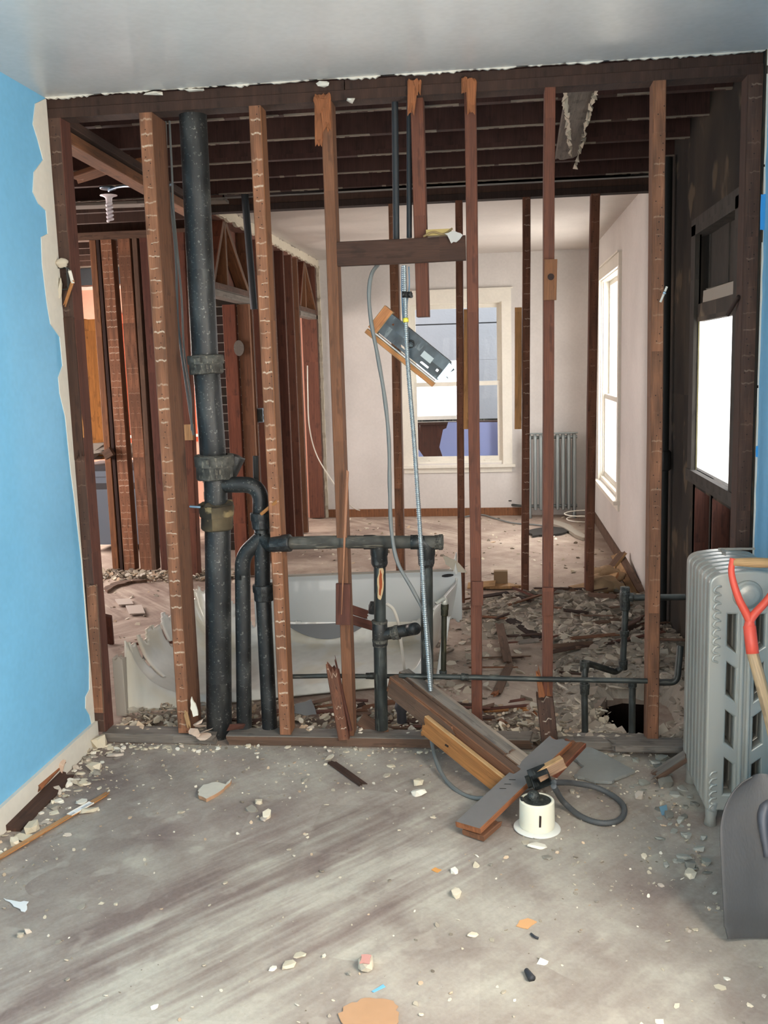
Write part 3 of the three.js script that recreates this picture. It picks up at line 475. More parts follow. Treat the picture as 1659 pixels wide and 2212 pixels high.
{ // stripped bathroom window: old frame, boarded upper half, open lower half
  const g = new THREE.Group(); g.name = numbered('window_6'); g.userData = { kind: 'structure' }; scene.add(g); const L = (q) => turnX(geoOf(q), XR);
  put('frame', L([box(-1.2, -1.1, 1.0, 2.27, -.008, .022), box(-.3, -.2, 1.0, 2.27, -.05, .022), box(-1.2, -.2, 2.22, 2.3, -.05, .022), box(-1.2, -.2, 1.0, 1.06, -.03, .03)]), boardDark, g);
  put('side_strip', L([box(-.33, -.295, 1.06, 2.2, -.05, -.02)]), mat(0x7a6a45, .9, { map: grain }), g);
  put('side_strip', L([box(-1.105, -1.093, 1.06, 1.8, -.006, .0)]), mat(0x8a845f, .9, { map: grain }), g);
  put('rail', L(box(-1.1, -.3, 1.80, 1.885, -.03, .004)), mat(0x9a948c, .8, { map: soot }), g);
  for (let k = 0; k < 5; k++) put('boarding', L(box(-1.3 + .205 * k, -1.1 + .205 * k, 1.885, 2.24, -.06 - .006 * (k % 2), -.045 - .006 * (k % 2))), boardDark, g);
  put('rag', rough(L(box(-.95, -.34, 1.885, 1.94, -.04, .0)), .012, 30), plasterGrey, g);
  put('stud', L([box(-.73, -.68, .62, 1.0, -.09, .0)]), wood[2], g); put('stud', L([box(-1.15, -1.09, .62, 1.0, -.09, .0)]), wood[2], g); put('stud', L([box(-.31, -.26, .3, 1.0, -.09, .002)]), wood[1], g);
}
solo('hanging_rod', 'short dark rod hanging across the top corner of the bright bathroom window', 'rod', sweep([P(1596, 640, 'x', 2.74), P(1572, 680, 'x', 2.72)], .008, 8), darkWood);
// what stands outside the far window: porch parapet, neighbouring house, broken storm pane
thing('neighbour_house', 'pale grey panelled house wall close outside the far window', 'building', null, (add) => {
  const g = mat(0x868c92, .8, { bumpMap: bumpTex, bumpScale: .01 });
  for (let k = 0; k < 4; k++) add('wall_panel', box(.3, 3.5, 1.66 + k * .46, 2.105 + k * .46, -8.6, -8.3), g);
  add('seam_board', [0, 1, 2].map((k) => box(.3, 3.5, 2.105 + k * .46, 2.12 + k * .46, -8.6, -8.315)), mat(0x35393c, .8));
  for (let k = 0; k < 2; k++) add('wall_panel', box(1.38 + k * 1.06, 2.435 + k * 1.06, -1, 1.662, -8.6, -8.3), g);
});
thing('porch_parapet', 'brown boarded porch wall with a white cap outside the far window', 'wall', null, (add) => {
  for (let k = 0; k < 12; k++) add('plank', timber(V(.2 + k * .2, -1, -7.3), V(.2 + k * .2, .93, -7.3), .1995, .03, FR), [wood[2], mat(0x55301f, .8, { map: grain })]);
  add('cap', box(.0, 1.33, .96, 1.03, -7.4, -7.24), trimPaint); add('rail', box(.0, 2.8, .93, .958, -7.36, -7.25), wood[3]);
});
thing('storm_window', 'storm window frame with a broken bluish pane outside the far window', 'window', null, (add) => {
  const z = ZF - .15, q = (x, y) => { const p = P(x, y, 'z', z); return [p.x, p.y]; };
  add('meeting_bar', box(.9, 1.86, 1.01, 1.03, z - .012, z), galv);
  add('frame', ring4(.9, 1.855, .575, 2.25, .014, z - .012, z + .004), galv);
  add('glass_shard', ext(shp([[897, 992], [919, 992], [897, 961]].map(([x, y]) => q(x, y))), .003).translate(0, 0, z - .006), blueGlass);
  add('glass_shard', ext(shp([[958, 992], [1078, 990], [1078, 912], [968, 912], [964, 925], [957, 928], [949, 966]].map(([x, y]) => q(x, y))), .003).translate(0, 0, z - .006), blueGlass);
});

// ---------- drain, vent and supply pipes ----------
const ZK = -.1, kp = (x, y, z = ZK) => P(x, y, 'z', z);
thing('soil_stack', 'big black cast iron soil stack running from floor to ceiling', 'pipe', null, (add) => {
  const R = .0565, seg = (a, b, r = R) => sweep([a, a.clone().lerp(b, .33), a.clone().lerp(b, .66), b], r, 28);
  add('pipe_length', seg(kp(414, 195), kp(444, 800)), castIron);
  add('pipe_length', seg(kp(446, 800), kp(461, 1000)), castIron);
  add('pipe_length', seg(kp(464, 1020), kp(468, 1110), .05), castIron);
  add('pipe_length', seg(kp(470, 1130), kp(474, 1612)), castIron);
  const h = (n, a, b, r, m) => add(n, rough(hub(a, b, r), .003, 50, 4), m);
  h('hub', kp(446, 808), kp(443, 767), .077, castDusty); h('hub', kp(465, 1036), kp(462, 982), .084, castDusty); h('hub', kp(469, 1144), kp(467, 1090), .074, leadJoint);
  add('lead_lump', rough(new THREE.TorusGeometry(.06, .014, 12, 40).rotateX(1.57).scale(1, .8, 1).translate(...kp(467, 1090).toArray()), .012, 45), leadJoint, undefined, 'pale crumbly joint filler');
  add('bend', sweep(elbowed([kp(470, 1047, -.1), kp(563, 1047, -.1), kp(563, 1125, -.1)], .085, 12), .035, 22), castIron);
  add('side_ear', rough(collar(kp(495, 1030, -.16), kp(512, 985, -.16), [[0, 0], [0, .03], [1, .036], [1, 0]], 16), .004), castIron);
  add('steel_pin', sweep([kp(410, 1094, -.06), kp(436, 1096, -.06)], .006, 8), steel);
});
thing('branch_drain', 'black cast iron drain branch with a Y fitting and a long horizontal arm', 'pipe', null, (add) => {
  const r = .034, h = (a, b, R, m = castIron) => add('hub', rough(hub(a, b, R), .002, 60), m);
  h(kp(566, 1142), kp(563, 1106), .047);
  add('fitting', [sweep(elbowed([kp(566, 1138), kp(567, 1178), kp(567, 1290)], .05), r, 22), sweep(elbowed([kp(566, 1150), kp(566, 1160), kp(524, 1200), kp(524, 1250)], .05, 10), r, 22), sweep(elbowed([kp(566, 1150), kp(568, 1160), kp(584, 1177, -.08), kp(606, 1176, -.03)], .04, 8), r, 22)], castIron);
  add('left_leg', sweep([kp(524, 1240), kp(528, 1590)], r, 22), castIron);
  add('right_leg', sweep([kp(569, 1290), kp(584, 1600)], r, 22), castIron); h(kp(571, 1297), kp(569, 1262), .048);
  h(kp(586, 1176, -.02), kp(628, 1173, -.005), .037);
  add('arm', rough(sweep([kp(612, 1174, -.01), kp(700, 1171, -.028), kp(760, 1171, -.03), kp(850, 1171, -.04), kp(958, 1171, -.05)], .0275, 20), .002, 40), castDusty);
  h(kp(938, 1171, -.05), kp(957, 1171, -.05), .033, castDusty);
  for (const [x, b] of [[820, 1345], [921, 1240]]) { add('tee', sweep(elbowed([kp(x - 34, 1171, -.042), kp(x, 1171, -.045), kp(x, 1222, -.06)], .06, 8), .031, 20), castIron); h(kp(x, 1220, -.06), kp(x - 1, 1182, -.06), .038); }
  add('drop', sweep([kp(820, 1210, -.06), kp(821, 1360, -.06)], .0255, 18), galv);
  const ru = add('rust_patch', rough(ext(shp(ragged([[816, 1292], [822, 1296], [828, 1275], [829, 1235], [825, 1222], [819, 1228], [815, 1255]].map(([x, y]) => { const p = kp(x, y, -.035); return [p.x, p.y]; }), 5, .002, 3)), .004).translate(0, 0, -.038), .0008), rustPale, undefined, 'pale flaking rust patch');
  add('rust_core', ext(shp(ragged([[819, 1285], [822, 1288], [825, 1270], [825, 1240], [822, 1230], [819, 1250]].map(([x, y]) => { const p = kp(x, y, -.033); return [p.x, p.y]; }), 4, .0015, 4)), .003).translate(0, 0, -.0355), rust, ru);
  h(kp(820, 1352, -.06), kp(820, 1340, -.06), .034, castDusty); h(kp(821, 1396, -.06), kp(821, 1380, -.06), .034, castDusty);
  add('sanitary_tee', [sweep([kp(820, 1340, -.06), kp(821, 1392, -.06)], .033, 20), sweep(elbowed([kp(818, 1372, -.06), kp(886, 1360, -.05), kp(897, 1358, .0)], .03, 8), .0265, 18)], castIron);
  add('trap_end', rough(hub(kp(845, 1369, -.056), kp(862, 1365, -.054), .031), .002), castDusty);
  add('drop', sweep([kp(821, 1385, -.06), kp(824, 1575, -.06)], .0285, 18), galv);
  add('drop', sweep([kp(921, 1210, -.06), kp(924, 1592, -.06)], .0265, 18), galv);
  add('side_stub', rough(collar(kp(805, 1325, -.13), kp(806, 1300, -.13), [[0, .02], [.7, .021], [1, .012], [1, 0]], 12), .002), castIron);
});
solo('vent_pipe', 'left one of two thin black pipes dropping to the cross block', 'pipe', sweep([kp(853, 215, -.09), kp(856, 518, -.09)], .0135, 14), mat(0x23282c, .6));
solo('vent_pipe', 'right one of two thin black pipes dropping to the cross block', 'pipe', sweep([kp(884, 215, -.085), kp(884, 514, -.085)], .011, 14), mat(0x23282c, .6));
solo('vent_pipe', 'short black pipe ending in the air between the stack and the striped stud', 'pipe', sweep([kp(528, 412, -2.36), kp(549, 668, -2.36)], .024, 12), mat(0x23282c, .6));
solo('vent_pipe', 'thin dark pipe stub standing behind the black branch bend', 'pipe', sweep([kp(553, 1038, -.2), kp(552, 985, -.2)], .013, 12), mat(0x2c2b28, .7));
solo('vent_pipe', 'tall black pipe along the sooty wall beside the bathroom window', 'pipe', [sweep([V(2.745, .02, -1.76), V(2.745, 1.2, -1.77), V(2.745, 2.72, -1.79)], .038, 16), rough(collar(V(2.745, .98, -1.77), V(2.745, 1.1, -1.77), [[0, .04], [.1, .052], [.9, .052], [1, .04]], 16), .003)], mat(0x1d1f1e, .6));
solo('copper_splinter', 'long thin copper coloured splinter hanging in front of the brown stud', 'splinter', [timber(P(751, 1012, 'z', .03), P(745, 1160, 'z', .03), .011, .004, FR, { rag0: .02 }), timber(P(745, 1158, 'z', .03), P(738, 1328, 'z', .03), .009, .004, FR, { taper: .4 })], mat(0xc08a68, .6, { map: grain }));
solo('broken_lath', 'short orange stick wedged on top of the branch hub', 'lath', timber(P(563, 1112, 'z', -.04), P(598, 1082, 'z', .0), .014, .006, FR, { rag1: .015 }), [oakWood, oakWood]);
const smallPipe = (label, g, m = galv) => solo('supply_pipe', label, 'pipe', g, m);
smallPipe('left length of thin water pipe behind the snapped stub', [sweep([kp(606, 1462, -.13), kp(700, 1460, -.13), kp(872, 1461, -.13)], .0105, 12), hub(kp(790, 1460, -.13), kp(808, 1460, -.13), .015)]);
smallPipe('long thin horizontal water pipe crossing the lower studs at the right', [sweep([kp(862, 1460, .006), kp(1020, 1463, .012), kp(1160, 1467, .014), kp(1398, 1471, -.004)], .0112, 14), hub(kp(1012, 1463, .012), kp(996, 1462, .01), .0155)]);
thing('tub_spout_riser', 'short riser pipe with brass collar and elbow in front of the grey tub panel', 'pipe', null, (add) => {
  add('pipe', sweep(elbowed([kp(975, 1463, -.02), kp(958, 1463, -.02), kp(958, 1440, -.02), kp(960, 1296, -.02)], .02), .0115, 14), brassPipe);
  add('elbow', hub(kp(957, 1462, -.02), kp(957, 1448, -.02), .016), galv); add('collar', hub(kp(960, 1330, -.02), kp(961, 1305, -.02), .0165), brassPipe, undefined, 'greenish brass collar');
  add('nozzle', rough(sweep(elbowed([kp(960, 1308, -.02), kp(961, 1291, -.02), kp(942, 1303, .02)], .02), (l, t) => .013 - .004 * t, 12), .001), silver);
});
thing('supply_riser', 'dark jointed supply pipes rising from the debris at the right', 'pipe', null, (add) => {
  const z = -.4, r = .0145;
  add('upper_pipe', sweep(elbowed([kp(1352, 1300, z), kp(1345, 1440, z), kp(1330, 1452, z), kp(1264, 1431, -.16), kp(1262, 1475, -.14), kp(1264, 1600, -.13)], .03, 6), r, 14), galv);
  add('cross_pipe', sweep([kp(1350, 1291, z), kp(1480, 1290, z)], r, 14), galv);
  add('tee', [hub(kp(1350, 1318, z), kp(1350, 1280, z), .024), hub(kp(1348, 1290, z), kp(1368, 1290, z), .02), collar(kp(1350, 1282, z), kp(1350, 1268, z), [[0, .024], [1, .021], [1, 0]], 14)], galv);
  for (const [a, b, q] of [[[1346, 1446], [1346, 1425], z], [[1262, 1450], [1263, 1428], -.16], [[1263, 1500], [1263, 1476], -.135], [[1349, 1375], [1349, 1362], z]]) add('collar', hub(kp(...a, q), kp(...b, q), .021), galv);
});
smallPipe('short dark pipe dropping into the floor hole beside the wide striped stud', [sweep([kp(1366, 1470, -.12), kp(1365, 1600, -.12)], .0145, 12), hub(kp(1366, 1484, -.12), kp(1366, 1468, -.12), .02)]);
smallPipe('dark pipe elbow rising behind the wide striped stud near the radiator', sweep(elbowed([kp(1395, 1474, -.12), kp(1462, 1474, -.12), kp(1470, 1395, -.14)], .03), .0145, 12));

// ---------- cables and the hanging light fixture ----------
const px = (a) => a.map(([x, y, z]) => P(x, y, 'z', z));
solo('flexible_conduit', 'grey flexible conduit looping from the cross block down to the fallen boards', 'conduit', sweep(curve(px([[816, 572, -.05], [803, 592, 0], [797, 630, .02], [801, 690, .03], [815, 765, .04], [831, 860, .04], [840, 950, .04], [842, 1060, .05], [846, 1150, .05], [859, 1215, .06], [892, 1275, .06], [916, 1325, .06], [926, 1390, .06], [931, 1480, .07], [930, 1560, .1], [936, 1620, .17], [955, 1672, .3], [988, 1708, .42], [1030, 1724, .49], [1085, 1716, .52], [1150, 1700, .5]]), 400), (l) => .0082 * (1 + .07 * Math.sin(l * 900)), 10), cableGrey);
solo('armored_cable', 'shiny spiral armored cable hanging straight down from the cross block', 'cable', sweep(curve(px([[873, 574, -.03], [875, 640, -.01], [878, 740, .03], [886, 850, .05], [895, 960, .055], [903, 1080, .065], [911, 1210, .075], [917, 1310, .085], [923, 1400, .09], [930, 1492, .095]]), 900), (l) => .0088 * (1 + .16 * Math.sin(l * 780)), 10), mat(0xa3adb0, .35, { metalness: .7 }));
solo('hanging_wire', 'thin blue-grey strap hanging beside the armored cable', 'wire', [sweep(curve(px([[869, 574, -.04], [869, 640, -.03], [872, 700, -.02]]), 20), .0042, 8), sweep(curve(px([[883, 576, -.05], [884, 620, -.04], [879, 660, -.03], [881, 740, -.04]]), 24), .0028, 6)], mat(0x6c8aa0, .5, { metalness: .4 }));
thing('cable_tie', 'black tape knotted round the armored cable under the cross block', 'tape', null, (add) => {
  const p = P(878, 636, 'z', .0); add('wrap', collar(V(p.x - .002, p.y - .012, p.z - .012), V(p.x, p.y + .012, p.z - .01), [[0, 0], [0, .018], [1, .019], [1, 0]], 12), black);
  for (const [a, b] of [[[866, 638], [876, 634]], [[882, 632], [892, 645]], [[885, 630], [889, 640]]]) add('tail', timber(P(...a, 'z', .02), P(...b, 'z', .015), .014, .003, FR, { rag0: .008, rag1: .008 }), black);
});
solo('tape_band', 'small yellow tape band round the armored cable above the metal fixture', 'tape', collar(P(877, 696, 'z', .019), P(876, 688, 'z', .016), [[0, 0], [0, .0115], [1, .0115], [1, 0]], 12), mat(0xe0d24a, .5));
thing('fixture_housing', 'blue-grey metal light housing with wood end hanging tilted before the far window', 'light fixture', null, (add) => {
  const z = -.05, A = P(822, 690, 'z', z), B = P(972, 812, 'z', z), X = B.clone().sub(A), L = X.length(); X.normalize(); const Z = V(.1, -.12, 1).addScaledVector(X, -V(.1, -.12, 1).dot(X)).normalize(), Y = Z.clone().cross(X);
  const M = new THREE.Matrix4().makeBasis(X, Y, Z).setPosition(A), at = (g) => geoOf(g).applyMatrix4(M), met = mat(0x7f8e98, .45, { metalness: .45, map: castTex });
  add('channel', at([ext(shp([[.02, -.045], [L - .03, -.045], [L, -.02], [L - .012, .0], [L, .03], [L - .03, .045], [.02, .045]], [rect(.13, .17, -.034, -.026), rect(L - .13, L - .09, -.034, -.026), [[.05, .02], [.058, .02], [.058, .012], [.05, .012]], [[L - .06, -.01], [L - .05, -.01], [L - .05, -.02], [L - .06, -.02]]]), .003), box(.02, L - .03, .043, .046, -.05, .002), box(.02, L - .03, -.046, -.043, -.05, .002)]), met);
  add('end_flange', at([box(L - .035, L - .008, -.04, .04, -.002, .012), box(L - .02, L, -.03, -.012, -.03, .02)]), steel);
  add('label_sticker', at(box(L * .6, L * .74, -.012, .014, .003, .0042)), mat(0xaab4b6, .6));
  add('wire_knot', at(rough(new THREE.TorusGeometry(.014, .003, 8, 20).translate(.16, .0, .012), .002)), black);
  add('end_block', at(timber(V(.0, -.055, .008), V(.0, .055, .008), .045, .06, FR)), [palePine, mat(0xd08c55, .7, { map: grain })], undefined, 'orange wooden end block');
  add('wood_strip', at(timber(V(-.02, -.072, .0), V(L * .92, -.072, .0), .02, .035, V(0, 0, 1))), [palePine, oakWood], undefined, 'pale orange wood strip');
  add('lining', at(box(.02, L * .9, -.06, -.054, -.04, .0)), whitePaint);
});
solo('white_tube', 'thin cream tube curving down behind the galvanized drop pipes', 'tube', sweep(curve(px([[835, 1304, -.16], [848, 1314, -.17], [860, 1345, -.2], [868, 1400, -.25], [874, 1448, -.3]]), 40), .007, 8), whiteCable);
solo('cable', 'long white cable drooping from the side partition and running along the far baseboard', 'cable', sweep(curve([P(664, 790, 'x', -.06), P(665, 850, 'x', -.05), P(668, 920, 'x', -.04), P(685, 985, 'x', -.02), P(715, 1035, 'z', -5.6), P(750, 1085, 'z', -5.75), P(800, 1106, 'y', .012), P(870, 1111, 'y', .012), P(930, 1110, 'y', .012)], 80), .006, 8), whiteCable);
solo('cable', 'dark cable lying across the floor in front of the far baseboard', 'cable', sweep(curve([[990, 1118], [1040, 1112], [1070, 1120], [1110, 1130], [1160, 1134], [1200, 1140]].map(([x, y]) => P(x, y, 'y', .01)), 50), .008, 8), cableGrey);
solo('cable', 'coiled pale wire on the floor beside the far radiator', 'cable', sweep([...Array(70)].map((_, i) => { const c = P(1245, 1128, 'y', .02), a = i / 69 * 12; return c.add(V(.12 * Math.cos(a) + .03 * hash(i >> 3, 1, 1), .006 + .0015 * i, .1 * Math.sin(a))); }), .006, 6), whiteCable);

// ---------- broken bathtub ----------
// thick sheet over a grid; cells where keep() is false are broken away
function shell(nu, nv, f, th, keep = () => true) {
  const pos = [], nrm = [], id = (i, j, k) => (i * (nv + 1) + j) * 2 + k;
  const pts = []; for (let i = 0; i <= nu; i++) { pts.push([]); for (let j = 0; j <= nv; j++) pts[i].push(f(i / nu, j / nv)); }
  const uv = [];
  for (let i = 0; i <= nu; i++) for (let j = 0; j <= nv; j++) {
    const a = pts[Math.min(i + 1, nu)][j].clone().sub(pts[Math.max(i - 1, 0)][j]), b = pts[i][Math.min(j + 1, nv)].clone().sub(pts[i][Math.max(j - 1, 0)]), n = a.cross(b).normalize();
    pos.push(...pts[i][j].toArray(), ...pts[i][j].clone().addScaledVector(n, -th).toArray()); uv.push(i / nu * 1.5, j / nv, i / nu * 1.5, j / nv);
  }
  const idx = [], K = (i, j) => i >= 0 && j >= 0 && i < nu && j < nv && keep((i + .5) / nu, (j + .5) / nv, pts[i][j]);
  for (let i = 0; i < nu; i++) for (let j = 0; j < nv; j++) if (K(i, j)) {
    const a = id(i, j, 0), b = id(i + 1, j, 0), c = id(i + 1, j + 1, 0), d = id(i, j + 1, 0);
    idx.push(a, b, c, a, c, d, a + 1, c + 1, b + 1, a + 1, d + 1, c + 1);
    for (const [p, q, ii, jj] of [[a, b, i, j - 1], [b, c, i + 1, j], [c, d, i, j + 1], [d, a, i - 1, j]]) if (!K(ii, jj)) idx.push(p, p + 1, q, q, p + 1, q + 1);
  }
  const g = new THREE.BufferGeometry(); g.setAttribute('position', new THREE.Float32BufferAttribute(pos, 3)); g.setAttribute('uv', new THREE.Float32BufferAttribute(uv, 2)); g.setIndex(idx); g.computeVertexNormals(); return g;
}
{ // corners of the tub on the floor, front left / front right / back left / back right
  const F0 = V(.0, 0, -.32), F1 = V(1.47, 0, -.84), B0 = V(.02, 0, -1.34), B1 = V(1.58, 0, -1.56);
  const tub = (s, t) => {
    const As = s < .2 ? lerp(.015, .2, Math.pow(s / .2, 1.6)) : s > .88 ? lerp(.86, .985, Math.pow((s - .88) / .12, .5)) : lerp(.2, .86, (s - .2) / .68);
    const ys = s < .26 ? .34 * Math.pow(1 - s / .26, 2.6) : s > .88 ? .33 * Math.pow((s - .88) / .12, 2) : 0;
    const Bt = t < .1 ? lerp(0, .05, t / .1) : t < .62 ? lerp(.05, .82, (t - .1) / .52) : lerp(.82, .985, Math.pow((t - .62) / .38, .55));
    const yt = t < .1 ? .012 + .045 * Math.sin(t / .1 * 1.57) : t < .62 ? .057 : .057 + .37 * Math.pow((t - .62) / .38, 2.1);
    const p = F0.clone().lerp(F1, As).lerp(B0.clone().lerp(B1, As), Bt); p.y = Math.max(yt, Math.hypot(yt > .06 ? yt - .05 : 0, ys) * 1 + .05 * (t > .1)); if (t <= .1) p.y = yt + ys * Math.min(1, t * 11); return p;
  };
  const jag = (x, s) => .7 * vn(x * 26, s, s) + .3 * vn(x * 80, s, s + 1);
  const leftKeep = (s, t, p) => {
    if (s < .27 && t > .5) return p.y < .3 + .06 * jag(s * 4, 3) - .16 * sm(.1, .25, s) * sm(.55, .75, t) + .05 * (t > .9);
    if (s < .3) { if (Math.abs(t - .17 - .12 * s) < .006 + .014 * sm(.18, .3, p.y + .05 * jag(t * 3, 8))) return p.y < .13; if (Math.abs(t - .38 - .2 * s) < .013) return p.y < .17 + .05 * jag(s * 5, 5); return p.y < .3 + .08 * jag(t * 2, 4); }
    return true;
  };
  thing('broken_bathtub', 'broken white bathtub with cracked left end lying open behind the stripped wall', 'bathtub', null, (add) => {
    add('basin', shell(150, 110, tub, .016, leftKeep), tubInner);
    const lo = (s) => .115 + .03 * Math.sin(s * 9) + .035 * jag(s * 2, 12) + .02 * sm(.3, .1, s);
    const lin = (u, v) => { const s = lerp(.24, 1.0, u), b = B0.clone().lerp(B1, s), n = V(.14, 0, .99), y = lerp(.06, .445, v); b.addScaledVector(n, .03 + .025 * Math.sin(Math.min(1, v * 1.0) * 3.1) - (v > .93 ? .02 * (v - .93) / .07 : 0)); b.y = y; return b; };
    add('liner_panel', shell(160, 60, lin, .006, (u, v, p) => p.y > lo(u) && !(u < .12 && p.y > .3 + .12 * jag(u * 3, 20))), linerGrey, undefined, 'smooth grey liner panel with a torn lower edge');
    const flap = (u, v) => { const p = lin(lerp(.17, .54, u), .2); p.y = .168 - .002 - v * (.085 * Math.sin(u * 3.14) ** .8) ; p.z += .014 + .03 * v; return p; };
    add('torn_flap', shell(60, 10, flap, .004), linerEdge, undefined, 'dark grey torn flap under the panel');
    const tl = (x, y, z) => P(x, y, 'z', z);
    add('torn_corner', ext(shp(ragged([[956, 1203], [985, 1215], [1008, 1240], [985, 1238], [962, 1222]].reverse().map(([x, y]) => { const p = tl(x, y, -1.5); return [p.x, p.y]; }), 3, .004, 3)), .012).translate(0, 0, -1.55), plaster);
    add('overflow_slot', ext(new THREE.Shape().absellipse(0, 0, .035, .009, 0, Math.PI * 2), .006).rotateZ(.1).translate(...P(967, 1243, 'z', -1.455).toArray()), black, undefined, 'dark hole near the right corner');
    add('rim_top', timber(lin(.1, 1).add(V(0, .004, -.01)), lin(.98, 1).add(V(0, .004, -.01)), .03, .012, V(0, 1, 0)), [plasterGrey, plasterGrey]);
    add('right_lip', shell(6, 20, (u, v) => V(lerp(1.47, 1.5, u) + .05 * v, lerp(.02, .34, v) , lerp(-.84, -.9, v)), .02), tubWhite);
    const dr = P(362, 1392, 'z', -.95); add('left_edge', timber(V(.0, .01, -.3), V(-.005, .3, -.31), .05, .06, FR, { rag1: .02 }), [plasterGrey, plasterGrey]); add('drain_ring', rough(new THREE.TorusGeometry(.04, .014, 10, 28).translate(dr.x, dr.y, dr.z), .002), plaster);
  });
  solo('tub_shard', 'dark grey upright shard beside the cracked left end of the bathtub', 'shard', ext(shp(ragged([[309, 1385], [320, 1380], [314, 1410], [312, 1452], [308, 1430]].reverse().map(([x, y]) => { const p = P(x, y, 'z', -.62); return [p.x, p.y]; }), 3, .003, 6)), .006).translate(0, 0, -.62), linerEdge);
  solo('loose_board', 'dark wet looking board leaning over the broken end of the bathtub', 'board', timber(P(330, 1390, 'z', -.8), P(385, 1352, 'z', -1.0), .11, .02, V(0, 1, .5)), [wood[2], wood[2]]);
  solo('broken_lath', 'thin dark lath bridging the broken left end of the bathtub', 'lath', timber(P(280, 1392, 'z', -.75), P(378, 1388, 'z', -.85), .014, .01, FR), [wood[2], wood[2]]);
  for (const [y0, y1, n] of [[1310, 1340, 'upper'], [1332, 1358, 'lower']]) solo('broken_board', `${n} dark brown board end poking out between the copper splinter stud and the drain`, 'board', timber(P(745, y0 + 2, 'z', -.15), P(n === 'upper' ? 798 : 812, y1 - (n === 'upper' ? 10 : 4), 'z', -.22), .04, .02, V(0, .3, 1), { rag1: .02 }), [wood[2], wood[2]]);
}

// ---------- fallen boards, box and can light in front of the wall ----------
thing('nailed_boards', 'bundle of nailed brown boards lying with its upper end on the pipes', 'boards', null, (add) => {
  const A = P(858, 1470, 'z', -.02), B = P(1118, 1672, 'z', .42), D = B.clone().sub(A).normalize(), S = V(-D.z, 0, D.x).normalize(), up = S.clone().cross(D).multiplyScalar(-1); if (up.y < 0) up.negate(); if (S.z < 0) S.negate();
  const q = (t, s, u) => A.clone().lerp(B, t).addScaledVector(S, s).addScaledVector(up, u);
  const b = (n, t0, t1, s, u, w, d, m, front, o) => add(n, timber(q(t0, s, u), q(t1, s, u), w, d, front, { warp: .003, ...o }), m);
  b('board', 0, .62, .055, -.012, .085, .022, [wood[0], wood[6]], S, { rag0: .02, rag1: .06 });
  b('board', .36, 1.05, .078, -.04, .085, .022, [palePine, oakWood], S, { rag0: .02 });
  b('board', 0, 1.02, .028, .034, .045, .075, [wood[0], wood[6]], up, {});
  b('board', .0, .9, -.03, .045, .06, .02, [wood[6], greyWood], up, { rag1: .02 });
  b('board', .12, 1.06, -.05, .03, .09, .025, [wood[6], mat(0xb3a698, .85, { map: grain })], up, {});
  b('cleat', .56, .585, .08, -.045, .012, .006, [darkWood, darkWood], S);
});
thing('dusty_plank', 'grey dusted plank with a raw orange edge lying across the nailed boards', 'plank', null, (add) => {
  const A = P(1010, 1782, 'y', .05), B = P(1212, 1592, 'z', .22), D = B.clone().sub(A).normalize(), S = V(-D.z, 0, D.x).normalize(), up = V(0, 1, 0).addScaledVector(D, -D.y).normalize();
  add('board', timber(A, B, .105, .022, V(-.12, 1, .12), { rag1: .03, warp: .004 }), [freshBreak, mat(0x7f7b78, .9, { map: plasterTex, bumpMap: dustBump, bumpScale: .001 })]);
  const r = S.x > 0 ? S : S.clone().negate();
  add('under_board', timber(A.clone().addScaledVector(up, -.026).addScaledVector(r, .02), A.clone().lerp(B, .18).addScaledVector(up, -.03).addScaledVector(r, .02), .09, .02, up, { rag1: .05 }), [wood[0], wood[0]]);
  add('under_board', timber(A.clone().lerp(B, .7).addScaledVector(r, .045).addScaledVector(up, -.03), B.clone().addScaledVector(r, .05).addScaledVector(D, .03).addScaledVector(up, -.015), .09, .022, up, { rag0: .06, rag1: .02 }), [wood[7], wood[0]], undefined, 'reddish board under the far end');
  for (const [x, y, x2, y2] of [[1008, 1806, 1018, 1822], [1050, 1798, 1056, 1810]]) add('nail', sweep([P(x, y, 'z', .76), P(x2, y2, 'z', .765)], .0022, 6), steel);
  for (const t of [.42, .47, .37]) add('nail_hole', ext(shp(rect(-.012, .012, -.0015, .0015)), .0008).rotateX(-1.57).translate(...A.clone().lerp(B, t).addScaledVector(up, .001).addScaledVector(r, -.01).toArray()), black);
});
thing('recessed_can_light', 'cream metal can light standing flange down on the dusty floor', 'light fixture', null, (add) => {
  const c = P(1160, 1789, 'y', 0), cream = mat(0xe6e2cd, .45);
  add('can', new THREE.LatheGeometry([[.056, .004], [.06, .008], [.0625, .02], [.061, .104], [.058, .108], [.052, .1085], [.05, .107], [.05, .03], [.052, .006]].map(([r, y]) => new THREE.Vector2(r, y)), 40).translate(c.x, c.y, c.z), cream);
  add('flange', new THREE.LatheGeometry([[.054, .003], [.08, .0], [.083, .002], [.08, .005], [.058, .009], [.054, .003]].map(([r, y]) => new THREE.Vector2(r, y)), 44).rotateZ(-.03).translate(c.x, c.y + .001, c.z), mat(0xdedfd8, .4));
  add('lid', collar(V(c.x, .1, c.z), V(c.x, .106, c.z), [[0, 0], [0, .05], [1, .05], [1, 0]], 30), galv);
  add('slot', ext(shp([[-.0035, -.02], [.0035, -.02], [.005, .02], [-.002, .022]]), .003).translate(c.x + .008, .055, c.z + .0606), darkWood);
  add('socket_cap', rough(collar(V(c.x - .01, .098, c.z - .01), V(c.x - .012, .132, c.z - .02), [[0, .02], [.5, .024], [.8, .02], [1, .012], [1, 0]], 16), .002), galv);
  add('clip', timber(V(c.x - .05, .085, c.z + .02), V(c.x - .058, .12, c.z + .01), .014, .008, V(-1, 0, .4)), black);
});
